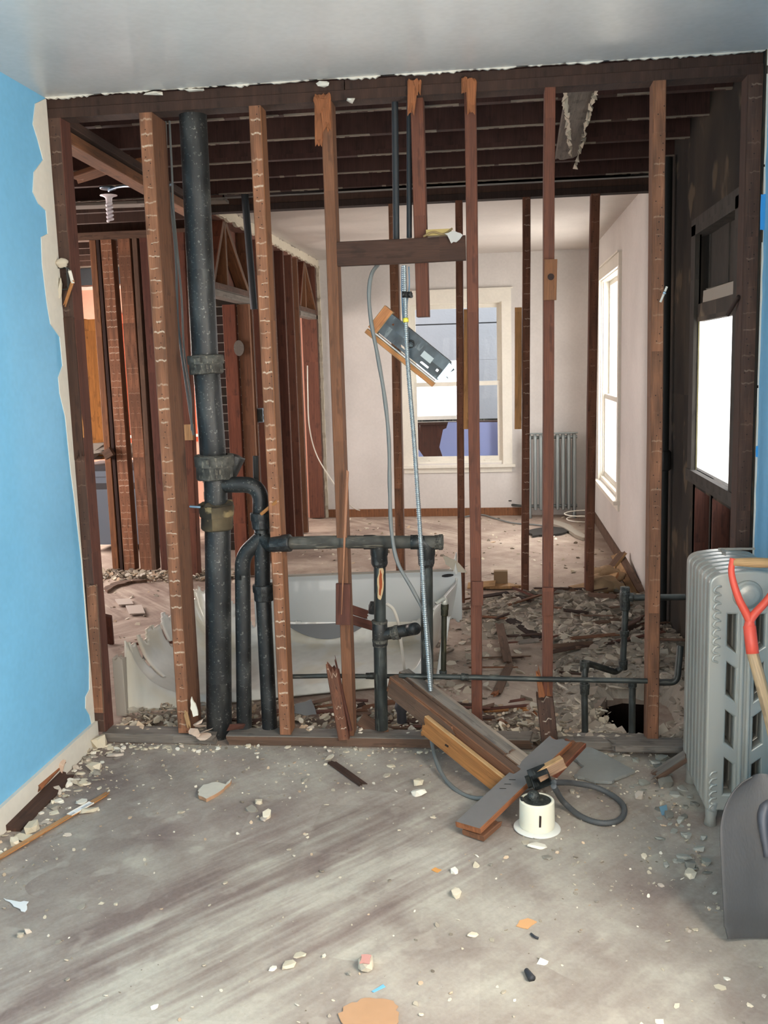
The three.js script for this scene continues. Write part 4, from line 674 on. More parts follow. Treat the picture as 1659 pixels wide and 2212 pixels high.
thing('junction_box', 'galvanized junction box with a wooden block stuck in it above the can light', 'junction box', null, (add) => {
  const z = .6, p = P(1165, 1678, 'z', z), M = new THREE.Matrix4().makeRotationFromEuler(new THREE.Euler(.3, .3, .25)).setPosition(p), at = (g) => geoOf(g).applyMatrix4(M);
  add('box', at([...ring4(-.034, .034, -.03, .03, .003, -.02, .028), box(-.034, .034, -.03, .03, -.022, -.019)]), mat(0x8a9295, .4, { metalness: .6, map: castTex }));
  add('wood_block', at(timber(V(-.005, .008, .012), V(.105, .016, .0), .045, .03, V(0, .2, 1), { rag1: .006 })), [palePine, mat(0xb9977a, .8, { map: grain })]);
  add('bracket', at([box(-.05, -.034, -.035, .02, -.01, .0), box(-.02, .02, -.045, -.03, -.02, .01)]), galv);
});
solo('flexible_conduit', 'dark conduit making a big loop on the floor right of the can light', 'conduit', sweep(curve([P(1196, 1690, 'z', .62), P(1240, 1692, 'y', .06), P(1290, 1702, 'y', .03), P(1335, 1727, 'y', .012), P(1349, 1752, 'y', .011), P(1334, 1773, 'y', .011), P(1300, 1778, 'y', .011), P(1256, 1764, 'y', .012), P(1220, 1735, 'y', .03), P(1196, 1698, 'z', .66)], 220), (l) => .0105 * (1 + .06 * Math.sin(l * 800)), 10), mat(0x4d4f50, .6));
const flat = (name, label, cat, pts, th, m, lift = .001, n = 3, amp = .006, s = 1) => solo(name, label, cat, slabY(ragged(pts.map(([x, y]) => { const p = P(x, y, 'y', 0); return [p.x, p.z]; }), n, amp, s), [], lift, th), m);
flat('drywall_piece', 'large grey drywall slab with a torn point on the floor left of the radiator', 'drywall', [[1222, 1622], [1252, 1612], [1300, 1632], [1372, 1672], [1332, 1688], [1322, 1695], [1284, 1694], [1240, 1682], [1262, 1662], [1240, 1645]], .011, mat(0x9d9f9b, .9, { map: plasterTex }), .004, 4, .005, 8);
flat('plaster_slab', 'biggest white broken plaster slab on the open floor', 'plaster', [[428, 1716], [440, 1703], [468, 1697], [488, 1702], [500, 1690], [498, 1698], [483, 1712], [462, 1726], [446, 1734], [430, 1727]], .014, [mat(0xe3dccb, .9, { map: plasterTex }), mat(0xa98466, .95)], .002, 3, .003, 5);
flat('cardboard_scrap', 'large torn tan paper scrap at the bottom edge of the floor', 'paper', [[730, 2192], [760, 2168], [800, 2158], [850, 2165], [862, 2190], [856, 2230], [745, 2230]], .002, mat(0xc59a74, .9, { map: plasterTex }), .002, 4, .006, 7);
flat('paper_scrap', 'small white torn paper lying near the left edge of the floor', 'paper', [[8, 1942], [40, 1950], [62, 1950], [54, 1972], [30, 1960]], .002, mat(0xdedfde, .8), .002, 4, .004, 6);
flat('paint_chip', 'small bright blue paint chip near the bottom tan scrap', 'paint chip', [[803, 2143], [828, 2128], [833, 2133], [808, 2145]], .002, bluePaint, .001, 2, .001, 2);
flat('paint_chip', 'bluish paint chip on the floor near the foot of the radiator', 'paint chip', [[1424, 1745], [1440, 1740], [1441, 1760], [1430, 1762]], .003, mat(0x6d98ad, .6), .001, 2, .002, 3);
flat('paper_scrap', 'small orange tan scrap left of the dark screw on the floor', 'paper', [[1115, 2002], [1122, 1990], [1140, 1985], [1160, 1993], [1140, 2008]], .002, mat(0xd2a06e, .9), .001, 2, .002, 4);
flat('paper_scrap', 'tiny orange scrap below the can light among white crumbs', 'paper', [[932, 1880], [940, 1875], [954, 1880], [945, 1886]], .002, mat(0xd79a55, .9), .001, 2, .002, 5);
solo('yardstick', 'orange wooden measuring stick with a white printed label by the left wall', 'stick', timber(P(-30, 1868, 'y', .012), P(240, 1708, 'y', .012), .028, .006, V(0, 1, 0), { rag1: .07 }), [oakWood, mat(0xe0a970, .6, { map: grain })]);
{ const a = P(150, 1760, 'y', .0135), b = P(198, 1733, 'y', .0135), t = tex(128, 64, (u, v) => { const q = Math.abs(v - .5) < .33 && u > .3 && hash(Math.floor(u * 46), Math.floor(v * 2.2), 4) < .42; return q ? 70 : 236; }, { rep: [1 / .024, 1 / .11] });
  solo('price_label', 'white printed label stuck on the orange measuring stick', 'label', timber(a, b, .0255, .0012, V(0, 1, 0)), [trimPaint, mat(0xffffff, .6, { map: t })]); }
solo('broken_lath', 'dark brown broken lath lying alone on the floor in front of the bottom plate', 'lath', timber(P(714, 1642, 'y', .01), P(786, 1694, 'y', .01), .034, .009, V(0, 1, .1), { rag0: .03, rag1: .06 }), [wood[3], wood[3]]);
solo('plaster_lump', 'pale crumb stuck on the end of the lone dark lath', 'plaster', rough(new ConvexGeometry([...Array(12)].map(() => P(712, 1637, 'y', .012).add(V(rr(-.02, .02), rr(-.01, .012), rr(-.02, .02))))), .001), plaster);
solo('loose_board', 'dark wet board lying along the left baseboard under the plaster crumbs', 'board', timber(P(20, 1785, 'y', .02), P(140, 1665, 'y', .03), .09, .02, V(.3, 1, 0), { rag1: .04 }), [wood[3], wood[3]]);
solo('loose_board', 'torn brown lath on edge leaning on the left baseboard', 'board', timber(P(82, 1705, 'y', .05), P(140, 1640, 'y', .06), .03, .012, V(1, .6, 0), { rag0: .03, rag1: .02 }), [wood[0], freshBreak]);
solo('plaster_lump', 'pinkish plaster lump resting against the left baseboard on torn lath', 'plaster', rough(new ConvexGeometry([...Array(14)].map(() => P(135, 1655, 'y', .05).add(V(rr(-.02, .02), rr(-.03, .04), rr(-.025, .025))))), .002), mat(0xcbb09a, .95));
thing('pink_plaster_chunk', 'rounded plaster chunk with a pink face near the bottom of the floor', 'plaster', null, (add) => { const p = P(790, 2080, 'y', .012); add('chunk', new ConvexGeometry([...Array(22)].map((_, i) => p.clone().add(V(.022 * Math.cos(i) + rr(-.005, .005), rr(-.012, .012), .03 * Math.sin(i) + rr(-.005, .005))))), plaster); add('pink_face', ext(shp(ragged(rect(-.014, .014, -.02, .014), 3, .003, 4)), .003).rotateX(-1.5).translate(p.x, p.y + .0115, p.z), mat(0xc08d84, .9)); });
solo('bolt', 'dark rusty bolt lying on the floor near the small white chip', 'bolt', sweep([P(1137, 2096, 'y', .008), P(1149, 2114, 'y', .008)], (l, t) => .007 + (t > .8 ? .004 : 0), 10), rubberDark);
solo('screw', 'small dark bent screw beside the orange tan scrap', 'screw', sweep(curve([P(1147, 2017, 'y', .004), P(1156, 2024, 'y', .005), P(1163, 2027, 'y', .004)], 8), .0035, 8), rubberDark);

// ---------- near radiator and shovel ----------
thing('cast_iron_radiator', 'tall silver ornate cast iron radiator standing along the right wall', 'radiator', null, (add) => {
  const x0 = 2.505, x1 = 2.755, cx = (x0 + x1) / 2, top = .915, bot = .06, hw = (x1 - x0) / 2;
  const out = []; const rnd4 = [[hw, bot, 0], [hw, top - .02, 1], [-hw, top - .02, 2], [-hw, bot, 3]];
  const path = new THREE.Shape(); path.moveTo(-hw + .02, bot); path.lineTo(hw - .02, bot); path.quadraticCurveTo(hw, bot, hw, bot + .03); path.lineTo(hw, top - .05); path.quadraticCurveTo(hw, top - .012, hw - .05, top - .006); path.quadraticCurveTo(0, top + .008, -hw + .05, top - .006); path.quadraticCurveTo(-hw, top - .012, -hw, top - .05); path.lineTo(-hw, bot + .03); path.quadraticCurveTo(-hw, bot, -hw + .02, bot);
  const hl = (a, b, y0, y1, l0, l1) => [[a, y0 + l0], [b, y0 - l0 * .2], [b, y1 - l1], [a, y1 + l1 * .2]];
  const front = path.clone(); const col = [[-.06, -.033], [.032, .058]];
  for (const [k, [a, b]] of col.entries()) for (let i = 0; i < 4; i++) { const y1 = .765 - i * .172, y0 = y1 - .125, s = k ? -1 : 1; const pts = s > 0 ? [[a, y0 + (i < 3 ? .016 : 0)], [b, y0 - (i < 3 ? .006 : 0)], [b, y1 - (i ? .018 : 0)], [a, y1 + (i ? .004 : 0)]] : [[a, y0 - (i < 3 ? .006 : 0)], [b, y0 + (i < 3 ? .016 : 0)], [b, y1 + (i ? .004 : 0)], [a, y1 - (i ? .018 : 0)]]; front.holes.push(new THREE.Path(pts.map((p) => new THREE.Vector2(...p)))); }
  const zN = .65, step = .058, n = 7;
  const gFront = new THREE.ExtrudeGeometry(front, { depth: .03, bevelEnabled: true, bevelSize: .008, bevelThickness: .012, bevelOffset: -.008, bevelSegments: 3, curveSegments: 8 }).translate(cx, 0, 0);
  for (let i = 0; i < n; i++) { const s = add('section', gFront, silver); s.position.z = zN - .042 - i * step; }
  for (const y of [top - .07, bot + .07]) add('hub_rod', sweep([V(cx, y, zN - .05), V(cx, y, zN - n * step)], .035, 16), silver);
  add('rosette', [collar(V(cx, .835, zN - .004), V(cx, .835, zN + .022), [[0, .047], [.2, .05], [.5, .046], [.6, .036], [.7, .04], [.85, .03], [.9, .018], [1, .016], [1, 0]], 28)], silver, undefined, 'round raised end boss');
  add('middle_rib', [sweep([V(cx - .012, .1, zN), V(cx - .012, .77, zN)], .0085, 10), sweep([V(cx + .012, .1, zN), V(cx + .012, .77, zN)], .0085, 10)], silver);
  add('scroll_relief', [...Array(30)].map((_, i) => { const s = i % 2 ? 1 : -1, k = i >> 1, b = V(cx + s * (hw - .024), k < 9 ? .85 - k * .03 : .07 + (k - 9) * .024, zN - .001); return sweep(curve([b.clone().add(V(-s * .016, .014, 0)), b.clone().add(V(0, .012, .004)), b.clone().add(V(s * .008, -.004, .004)), b.clone().add(V(-s * .01, -.012, 0))], 10), .0042, 6); }), silver);
  for (const [z, k] of [[zN - .02, 0], [zN - .02 - (n - 1) * step, 1]]) for (const s of [-1, 1]) add('foot', collar(V(cx + s * .1, 0, z), V(cx + s * .095, .09, z), [[0, 0], [0, .022], [.3, .018], [1, .026], [1, 0]], 12), silver);
});
solo('plaster_slab', 'grey jagged plaster flake lying on top of the radiator', 'plaster', slabY(ragged([[1528, 1163], [1548, 1153], [1580, 1155], [1612, 1168], [1598, 1178], [1560, 1176], [1575, 1168]].map(([x, y]) => { const p = P(x, y, 'y', .925); return [p.x, Math.max(p.z, .28)]; }), 3, .004, 3), [], .915, .008), plasterGrey);
solo('plaster_lump', 'small pale flake near the front of the radiator top', 'plaster', slabY(ragged([[1556, 1186], [1566, 1190], [1568, 1200], [1560, 1196]].map(([x, y]) => { const p = P(x, y, 'y', .915); return [p.x, p.z]; }), 3, .002, 3), [], .914, .006), plasterGrey);
thing('shovel', 'shovel with a red D handle and dark blade standing in front of the radiator', 'shovel', null, (add) => {
  const red = mat(0xd8503c, .45), ash = mat(0xd2b48c, .5, { map: grain }), zh = .8, h = (x, y, z = zh) => P(x, y, 'z', z);
  const gl = h(1583, 1214), gr = h(1694, 1217), yk = h(1619, 1352, .82), bt = P(1690, 1720, 'z', 1.17);
  add('grip', sweep([...Array(13)].map((_, i) => gl.clone().lerp(gr, i / 12)), (l, t) => .0145 - .002 * Math.cos(t * 6.28), 16), palePine, undefined, 'turned wooden grip');
  const arm = (p, bow) => sweep(curve([p.clone().add(V(0, .012, 0)), p.clone().add(V(bow * .004, -.03, 0)), p.clone().lerp(yk, .55).add(V(bow * .012, 0, 0)), yk.clone().add(V(bow * -.002, .008, 0)), yk.clone().add(V(.004, -.06, .01))], 30), (l, t) => .0095 + .006 * t, 12);
  add('yoke_arm', arm(gl, -1), red); add('yoke_arm', arm(gr, 1), red);
  add('ferrule', sweep([yk.clone().add(V(0, .0, 0)), yk.clone().add(V(.004, -.05, .012)), yk.clone().add(V(.007, -.085, .02))], .02, 16), red);
  add('shaft', sweep(curve([yk.clone().add(V(.006, -.08, .018)), h(1650, 1500, .9), h(1676, 1610, 1.02), bt, bt.clone().add(V(0, -.05, .02))], 30), .0185, 16), ash);
  // blade: slightly dished plate, rounded shoulders
  const bx = P(1556, 1930, 'z', 1.28).x, w = .262, c = bx + w / 2, T = .43;
  const f = (u, v) => { const y = v * T, s = u * 2 - 1, sh = v > .62 ? Math.sqrt(Math.max(0, 1 - ((v - .62) / .38) ** 2 * .93)) : 1, hw = w / 2 * sh * (v < .1 ? .93 + .7 * v : 1); return V(c + s * hw, y + .004 + .012 * s * s * (v < .1), 1.33 - .15 * v + .03 * s * s - .012 * sm(.2, 0, v)); };
  add('blade', shell(28, 30, f, .0035), mat(0x5c5a59, .5, { metalness: .15, map: plasterTex, bumpMap: bumpTex, bumpScale: .002 }));
  add('socket', sweep(curve([bt.clone().add(V(0, .05, -.02)), bt, V(c, .34, 1.215), V(c, .22, 1.262)], 16), (l, t) => .024 * (1 - .6 * t), 14), mat(0x5c5d63, .5, { metalness: .4 }));
});

// ---------- far radiator, bin, things beyond ----------
thing('column_radiator', 'silver column radiator against the far wall of the white room', 'radiator', null, (add) => {
  for (let i = 0; i < 9; i++) { const x = 2.13 + i * .0575; add('section', [sweep(elbowed([V(x, .09, -6.12), V(x, .87, -6.12), V(x, .87, -6.24), V(x, .09, -6.24)], .05, 5), .0165, 12), sweep([V(x, .1, -6.12), V(x, .1, -6.24)], .018, 10)], silverFar); }
  add('hub_bar', [sweep([V(2.1, .84, -6.18), V(2.62, .84, -6.18)], .018, 12), sweep([V(2.1, .12, -6.18), V(2.62, .12, -6.18)], .018, 12)], silverFar);
  add('cap_lip', [sweep([V(2.11, .885, -6.12), V(2.62, .885, -6.12)], .008, 8)], silverFar);
  for (const x of [2.13, 2.59]) for (const z of [-6.12, -6.24]) add('foot', collar(V(x, 0, z), V(x, .09, z), [[0, 0], [0, .02], [1, .014], [1, 0]], 10), silverFar);
});
thing('radiator_valve', 'small valve and pipe at the left foot of the far radiator', 'valve', null, (add) => { const p = P(1102, 1112, 'y', 0); add('pipe', sweep(elbowed([V(p.x, 0, p.z), V(p.x, .11, p.z), V(2.11, .115, -6.18)], .03), .013, 10), galv); add('body', hub(V(p.x, .08, p.z), V(p.x, .14, p.z), .026), galv); add('handwheel', collar(V(p.x, .145, p.z), V(p.x, .165, p.z), [[0, .006], [.3, .034], [.8, .034], [1, .01], [1, 0]], 16), black); });
thing('wheeled_bin', 'grey wheeled rubbish bin behind the hall studs', 'bin', null, (add) => {
  const x0 = -2.0, x1 = -1.28, z0 = -4.95, z1 = -4.45, m = mat(0x687684, .55, { bumpMap: bumpTex, bumpScale: .002 });
  const bd = (y) => { const k = lerp(.86, 1, y / .72); return [V(lerp((x0 + x1) / 2, x0, k), y, lerp((z0 + z1) / 2, z0, k)), V(lerp((x0 + x1) / 2, x1, k), y, lerp((z0 + z1) / 2, z1, k))]; };
  const g = new THREE.BoxGeometry(1, 1, 1, 1, 6, 1), p = g.attributes.position; for (let i = 0; i < p.count; i++) { const y = lerp(.06, .72, p.getY(i) + .5), [a, b] = bd(y); p.setXYZ(i, lerp(a.x, b.x, p.getX(i) + .5), y, lerp(a.z, b.z, p.getZ(i) + .5)); } g.computeVertexNormals();
  add('body', g, m); add('rim', ring4(x0 - .02, x1 + .02, z0 - .02, z1 + .02, .03, .7, .75).map((q) => q.rotateX(Math.PI / 2).translate(0, 1.45, 0)), m);
  add('handle_recess', box(x0 + .08, x1 - .08, .58, .67, z1 - .03, z1 - .004), rubberDark); add('upper_band', box(x0 - .01, x1 + .01, .75, .8, z0, z1 + .005), rubberDark);
  for (const x of [x0 + .06, x1 - .06]) add('wheel', collar(V(x - .02, .08, z0 + .05), V(x + .02, .08, z0 + .05), [[0, 0], [0, .08], [1, .08], [1, 0]], 18), black);
});
solo('rubbish_heap', 'grey plaster rubbish heaped above the rim of the wheeled bin', 'rubbish', [...Array(40)].map(() => { const c = V(rr(-1.94, -1.34), rr(.79, .86), rr(-4.9, -4.5)); c.y += .1 * (1 - Math.abs(c.x + 1.75) / .5); return new ConvexGeometry([...Array(9)].map(() => c.clone().add(V(rr(-.08, .08), rr(-.05, .06), rr(-.08, .08))))); }), plasterGrey).userData.kind = 'stuff';

// ---------- debris ----------
const chipGeo = [...Array(10)].map((_, k) => { const flatK = [.16, .22, .3, .5, .75][k % 5], n = 9 + k % 4; const g = new ConvexGeometry([...Array(n)].map((_, i) => { const a = i / n * 6.283 + rr(-.25, .25), r = rr(.32, .55); return V(r * Math.cos(a), (i % 2 ? .5 : -.5) * flatK * rr(.5, 1), r * .8 * Math.sin(a)); })); g.computeBoundingBox(); g.translate(0, -g.boundingBox.min.y, 0); return g; });
const chipMats = [mat(0xd8cdb6, .95, { bumpMap: bumpTex, bumpScale: .004 }), mat(0xc5baa3, .95), mat(0xe2dccd, .95), mat(0xaea492, .95), mat(0xbcb0a2, .95), mat(0x8b857a, .95)];
const chipMatsGrey = [mat(0x8f8f86, .95), mat(0xa3a197, .95), mat(0x77756d, .95)];
const chipNames = { left: ['pale plaster chip in the crumbs along the left baseboard', 'plaster chips along the left baseboard'], sill: ['pale plaster chip heaped along the bottom plate', 'plaster chips along the bottom plate'], rad: ['greyish plaster chip in the debris at the foot of the radiator', 'plaster chips beside the radiator'], floor: ['small plaster crumb lying loose on the open front floor', 'plaster crumbs on the open front floor'] };
let nChip = 0;
function chip(p, size, kind, label, m) {
  const o = new THREE.Mesh(chipGeo[Math.floor(rnd() * 10)], m || (kind === 'rad' ? chipMatsGrey : chipMats)[Math.floor(rnd() * (kind === 'rad' ? 3 : 6))]);
  o.name = numbered('plaster_chip'); o.castShadow = o.receiveShadow = true; o.position.copy(p); o.rotation.set(rr(-.25, .25), rr(0, 6.28), rr(-.25, .25)); const s = size * rr(.9, 1.15); o.scale.set(s * rr(.85, 1.2), s * (kind === 'floor' ? rr(.6, 1) : rr(.4, .8)), s); o.position.y -= s * .03; scene.add(o); nChip++;
  return meta(o, label || chipNames[kind][0], 'plaster', label ? undefined : chipNames[kind][1]);
}
const pxm = (p) => 2073 / Math.max(.5, p.distanceTo(camera.position));   // photograph pixels per metre at p
const chipsAt = (list, kind) => { for (const [x, y, s] of list) { const p = P(x, y + s * .2, 'y', 0); chip(p, s / pxm(p), kind); } };
chipsAt([[182, 1622, 26], [247, 1627, 30], [290, 1610, 16], [327, 1613, 18], [160, 1662, 16], [205, 1655, 34], [188, 1642, 20], [150, 1690, 26], [125, 1708, 22], [140, 1715, 20], [187, 1690, 22], [170, 1705, 16], [215, 1700, 14], [231, 1703, 11], [120, 1740, 28], [132, 1730, 16], [148, 1742, 18], [176, 1728, 26], [88, 1775, 28], [68, 1790, 34], [32, 1817, 26], [100, 1774, 22], [147, 1801, 18], [12, 1800, 22], [22, 1787, 16], [60, 1760, 18], [115, 1752, 26], [165, 1680, 18], [178, 1670, 14], [198, 1630, 14], [222, 1645, 12], [110, 1720, 14]], 'left');
chipsAt([[845, 1652, 20], [836, 1673, 16], [754, 1692, 9], [720, 1705, 12], [660, 1685, 14], [655, 1690, 8], [1157, 1806, 22], [1135, 1816, 20], [1182, 1850, 22], [1028, 1867, 18], [1060, 1868, 10], [1087, 1859, 7], [982, 1880, 22], [1022, 2016, 22], [660, 1801, 12], [665, 1807, 10], [537, 1713, 10], [390, 1753, 14], [300, 1735, 7], [325, 1735, 7], [268, 1655, 7], [310, 1694, 7], [405, 1747, 8], [590, 2092, 18], [700, 2066, 10], [125, 2033, 14], [175, 1955, 22], [218, 1950, 14], [250, 1952, 12], [96, 1980, 9], [45, 2020, 16], [60, 2012, 14], [0, 2090, 14], [755, 2103, 14], [1392, 1849, 14], [1428, 1912, 12], [1490, 2012, 9], [1570, 2112, 18], [1430, 1735, 14], [898, 2166, 16], [910, 2190, 14], [1110, 2195, 8], [1425, 2205, 24], [720, 2160, 9], [545, 1745, 30], [560, 1732, 20], [578, 1760, 26], [568, 1768, 18], [1380, 1719, 30], [1312, 1740, 10], [1237, 1710, 14], [1620, 2170, 16], [1650, 2150, 12]], 'floor');
for (let i = 0; i < 66; i++) { const z = rr(.03, 1.3) * (i % 3 ? 1 : .4), p = V(.02 + rr(0, .17) * rr(.3, 1), 0, z); chip(p, rr(.018, .042), 'left'); }
for (let i = 0; i < 82; i++) { const x = i % 3 ? rr(.05, 2.4) : rr(.05, .6); if (x > 1.35 && x < 2.0 && rnd() < .6) continue; chip(V(x, .0, rr(.015, .06) + (x < .6 ? rr(0, .05) : 0)), rr(.014, .034), 'sill'); }
for (let i = 0; i < 34; i++) { const z = rr(.05, 1.0), x = 2.47 - Math.abs(rr(0, .32) * rr(.2, 1)); chip(V(x, 0, z), rr(.02, .055), 'rad'); }
for (const [x, y, sz, l] of [[1490, 1882, 34, 'flat pale chip alone on the floor between radiator and shovel blade'], [903, 1690, 26, 'pale plaster lump with a hollow face left of the fallen boards'], [906, 1712, 28, 'flat pale chip just in front of the hollow faced lump'], [1162, 1822, 36, 'tan plaster lump directly in front of the can light flange'], [985, 1928, 28, 'white chip on the open floor below the end of the dusty plank'], [625, 2079, 36, 'largest of three pale crumbs left of the pink faced chunk'], [648, 2056, 34, 'grey flat crumb behind the largest of the three crumbs'], [215, 1607, 42, 'large pale chip at the corner where baseboard and bottom plate meet'], [48, 1800, 48, 'largest pale chip beside the near end of the measuring stick'], [192, 1747, 34, 'grey chip lying against the label of the measuring stick'], [1555, 2130, 26, 'white folded chip on the floor in front of the shovel'], [1503, 2005, 18, 'bright white pebble shaped chip left of the shovel blade'], [1172, 2076, 24, 'squarish white chip beside the dark rusty bolt'], [335, 2172, 18, 'single round crumb near the bottom left of the floor']]) { const p = P(x, y + sz * .2, 'y', 0); chip(p, sz / pxm(p), 'floor', l, chipMats[(x + y) % 3]); }
chipsAt([[1440, 1690, 36], [1462, 1712, 30], [1476, 1700, 26], [1502, 1735, 24], [1445, 1760, 26], [1470, 1770, 22], [1520, 1810, 20], [1500, 1660, 30], [1478, 1640, 28], [1490, 1720, 20], [1425, 1764, 18]], 'rad');
solo('loose_board', 'dark dusty board leaning from the floor against the foot of the radiator', 'board', timber(P(1402, 1678, 'y', .01), P(1480, 1628, 'z', .3), .07, .02, V(-.2, 1, .1), { rag0: .05 }), [wood[6], greyWood]);
// crumbs nobody could count, as one object per area
function scatter(name, label, n, place, sizes, mats, tones, sq = 1) {
  const m = new THREE.InstancedMesh(chipGeo[2], mats, n), M = new THREE.Matrix4(), Q = new THREE.Quaternion(), E = new THREE.Euler(), c = new THREE.Color();
  for (let i = 0; i < n; i++) { const p = place(i), s = lerp(sizes[0], sizes[1], Math.pow(rnd(), 2.5)); E.set(rr(-.7, .7), rr(0, 6.28), rr(-.7, .7)); M.compose(p, Q.setFromEuler(E), V(s * rr(.7, 1.5), s * rr(.5, 1.4) * sq, s)); m.setMatrixAt(i, M); m.setColorAt(i, c.set(tones[Math.floor(rnd() * tones.length)]).multiplyScalar(rr(.7, 1.1))); }
  m.name = numbered(name); m.castShadow = m.receiveShadow = true; meta(m, label, 'rubble'); m.userData.kind = 'stuff'; scene.add(m); return m;
}
const white = mat(0xffffff, .95), tones = [0xcfc4ae, 0xb8ad99, 0x9b9182, 0xddd5c4, 0x8a7f70, 0xc0a98f];
scatter('plaster_dust', 'fine pale crumbs sprinkled over the front floor', 2600, () => { const k = rnd(); return k < .3 ? V(Math.abs(rr(-.3, .3) * rr(0, 1)) + .02, 0, rr(0, 1.7)) : k < .6 ? V(rr(.05, 2.45), 0, Math.pow(rnd(), 3) * .5 + .01) : k < .75 ? V(2.45 - Math.pow(rnd(), 2) * .5, 0, rr(.0, 1.2)) : V(rr(.1, 2.5), 0, rr(.05, 2.0)); }, [.002, .018], white, tones);
// rubble height in the bathroom
const holeD = (x, z) => Math.hypot((x - 2.41) / .17, (z + .44) / .26);
const heap = (x, z) => { const r = Math.max(0, sm(2.02, 2.4, x + .12 * (fbm(x * 4, z * 4, 47, 2) - .5)) * sm(-.02, -.35, z) * sm(-2.66, -2.4, z), .8 * sm(-1.6, -1.95, z) * sm(-2.66, -2.4, z) * sm(1.5, 1.9, x), .25 * sm(-.2, -.03, z) * sm(1.3, 1.8, x)); const hx = sm(1.5, 1.0, holeD(x, z)); return Math.max(0, (.03 + .13 * fbm(x * 3.2, z * 3.2, 41, 4) * r) * Math.min(1, r * 3) * (1 - hx)); };
{ const nx = 80, nz = 110, g = new THREE.PlaneGeometry(1, 1, nx, nz), p = g.attributes.position; for (let i = 0; i < p.count; i++) { const x = lerp(1.3, 2.8, p.getX(i) + .5), z = lerp(-2.7, -.04, p.getY(i) + .5), h = heap(x, z); p.setXYZ(i, x, h > .004 ? h + .012 * (fbm(x * 40, z * 40, 43, 2) - .5) : -.015, z); } const ix = g.index.array; for (let i = 0; i < ix.length; i += 3) { const t = ix[i]; ix[i] = ix[i + 1]; ix[i + 1] = t; }
  // the sheet is left out round the floor hole
  const keepI = []; for (let i = 0; i < ix.length; i += 3) { const x = (p.getX(ix[i]) + p.getX(ix[i + 1]) + p.getX(ix[i + 2])) / 3, z = (p.getZ(ix[i]) + p.getZ(ix[i + 1]) + p.getZ(ix[i + 2])) / 3; if (holeD(x, z) > 1.0) keepI.push(ix[i], ix[i + 1], ix[i + 2]); } g.setIndex(keepI); g.computeVertexNormals();
  const uv = g.attributes.uv; for (let i = 0; i < p.count; i++) uv.setXY(i, p.getX(i), p.getZ(i));
  const o = solo('rubble', 'dusty grey heap of plaster rubble covering the right of the bathroom floor', 'rubble', g, mat(0xa59b8d, .97, { map: plasterTex, bumpMap: dustBump, bumpScale: .02 })); o.userData.kind = 'stuff'; }
const inHole = (x, z) => holeD(x, z) < 1.12;
scatter('rubble', 'broken plaster pieces strewn over the rubble heap at the right', 5200, () => { for (;;) { const x = rr(1.25, 2.78), z = rr(-2.66, -.05), h = heap(x, z); if (!inHole(x, z) && (h > .01 || rnd() < .1)) return V(x, Math.max(0, h - .006), z); } }, [.008, .085], white, [0xa89e8f, 0x9a9083, 0xb9ae9d, 0x8b8276, 0xc3b9a9, 0x94877a], .5);
scatter('rubble', 'pale plaster crumbs piled behind the bottom plate under the pipes', 2600, () => V(rr(.03, 2.3), rr(0, .035) , -.06 - Math.pow(rnd(), 1.6) * .42), [.008, .05], white, tones, .7);
scatter('rubble', 'plaster crumbs and dirt round the feet of the hall studs', 1400, () => { const t = rnd(); return V(lerp(-1.7, -.2, t), rr(0, .03), -3.42 + rr(-.2, .28) * rr(.2, 1)); }, [.01, .07], white, tones, .6);
scatter('rubble', 'scattered crumbs over the white room floor and the hall floor', 900, () => rnd() < .6 ? V(rr(0, 2.7), 0, rr(-6.2, -2.5)) : V(rr(-2.2, .0), 0, rr(-3.4, -.2)), [.006, .05], white, tones, .5);
// broken laths and boards in the rubble
const lathNames = 'broken lath sticking out of the rubble on the bathroom floor';
const lathP = (x0, y0, x1, y1, w, m, label, h0, h1) => { const f = (x, y, h) => { let p = P(x, y, 'y', .05); const k = h ?? heap(p.x, p.z) + .02; return P(x, y, 'y', k); }; return solo('broken_lath', label, 'lath', timber(f(x0, y0, h0), f(x1, y1, h1), w, .012, V(rr(-.2, .2), 1, rr(-.2, .3)), { rag0: .03, rag1: .04 }), [m, m], label === lathNames ? 'broken laths in the rubble' : undefined); };
lathP(1078, 1345, 1098, 1430, .05, wood[6], 'long brown lath lying towards the camera beside the reddish stud');
lathP(1103, 1432, 1072, 1498, .045, wood[6], 'dusty lath with a fresh orange tip angled out of the rubble');
lathP(1073, 1490, 1066, 1500, .035, freshBreak, 'fresh orange broken lath tip on the dusty floor');
lathP(1100, 1335, 1170, 1378, .07, darkWood, 'wide dark board lying behind the stud with the low red block');
lathP(1117, 1386, 1170, 1380, .06, greyWood, 'short grey board end left of the stud with the low red block', .05, .07);
lathP(1300, 1385, 1380, 1345, .05, wood[3], 'dark lath with an orange end leaning behind the tall supply pipe', .06, .14);
lathP(1290, 1382, 1305, 1376, .03, freshBreak, 'small fresh orange lath end behind the tall supply pipe', .06, .07);
lathP(1330, 1360, 1392, 1330, .06, wood[3], 'dark board leaning on the sooty wall behind the wide striped stud', .1, .2);
lathP(1040, 1532, 1145, 1528, .03, oakWood, 'long straight tan lath lying flat behind the bottom plate');
lathP(1145, 1528, 1160, 1545, .02, freshBreak, 'orange split tip beside the straight tan lath');
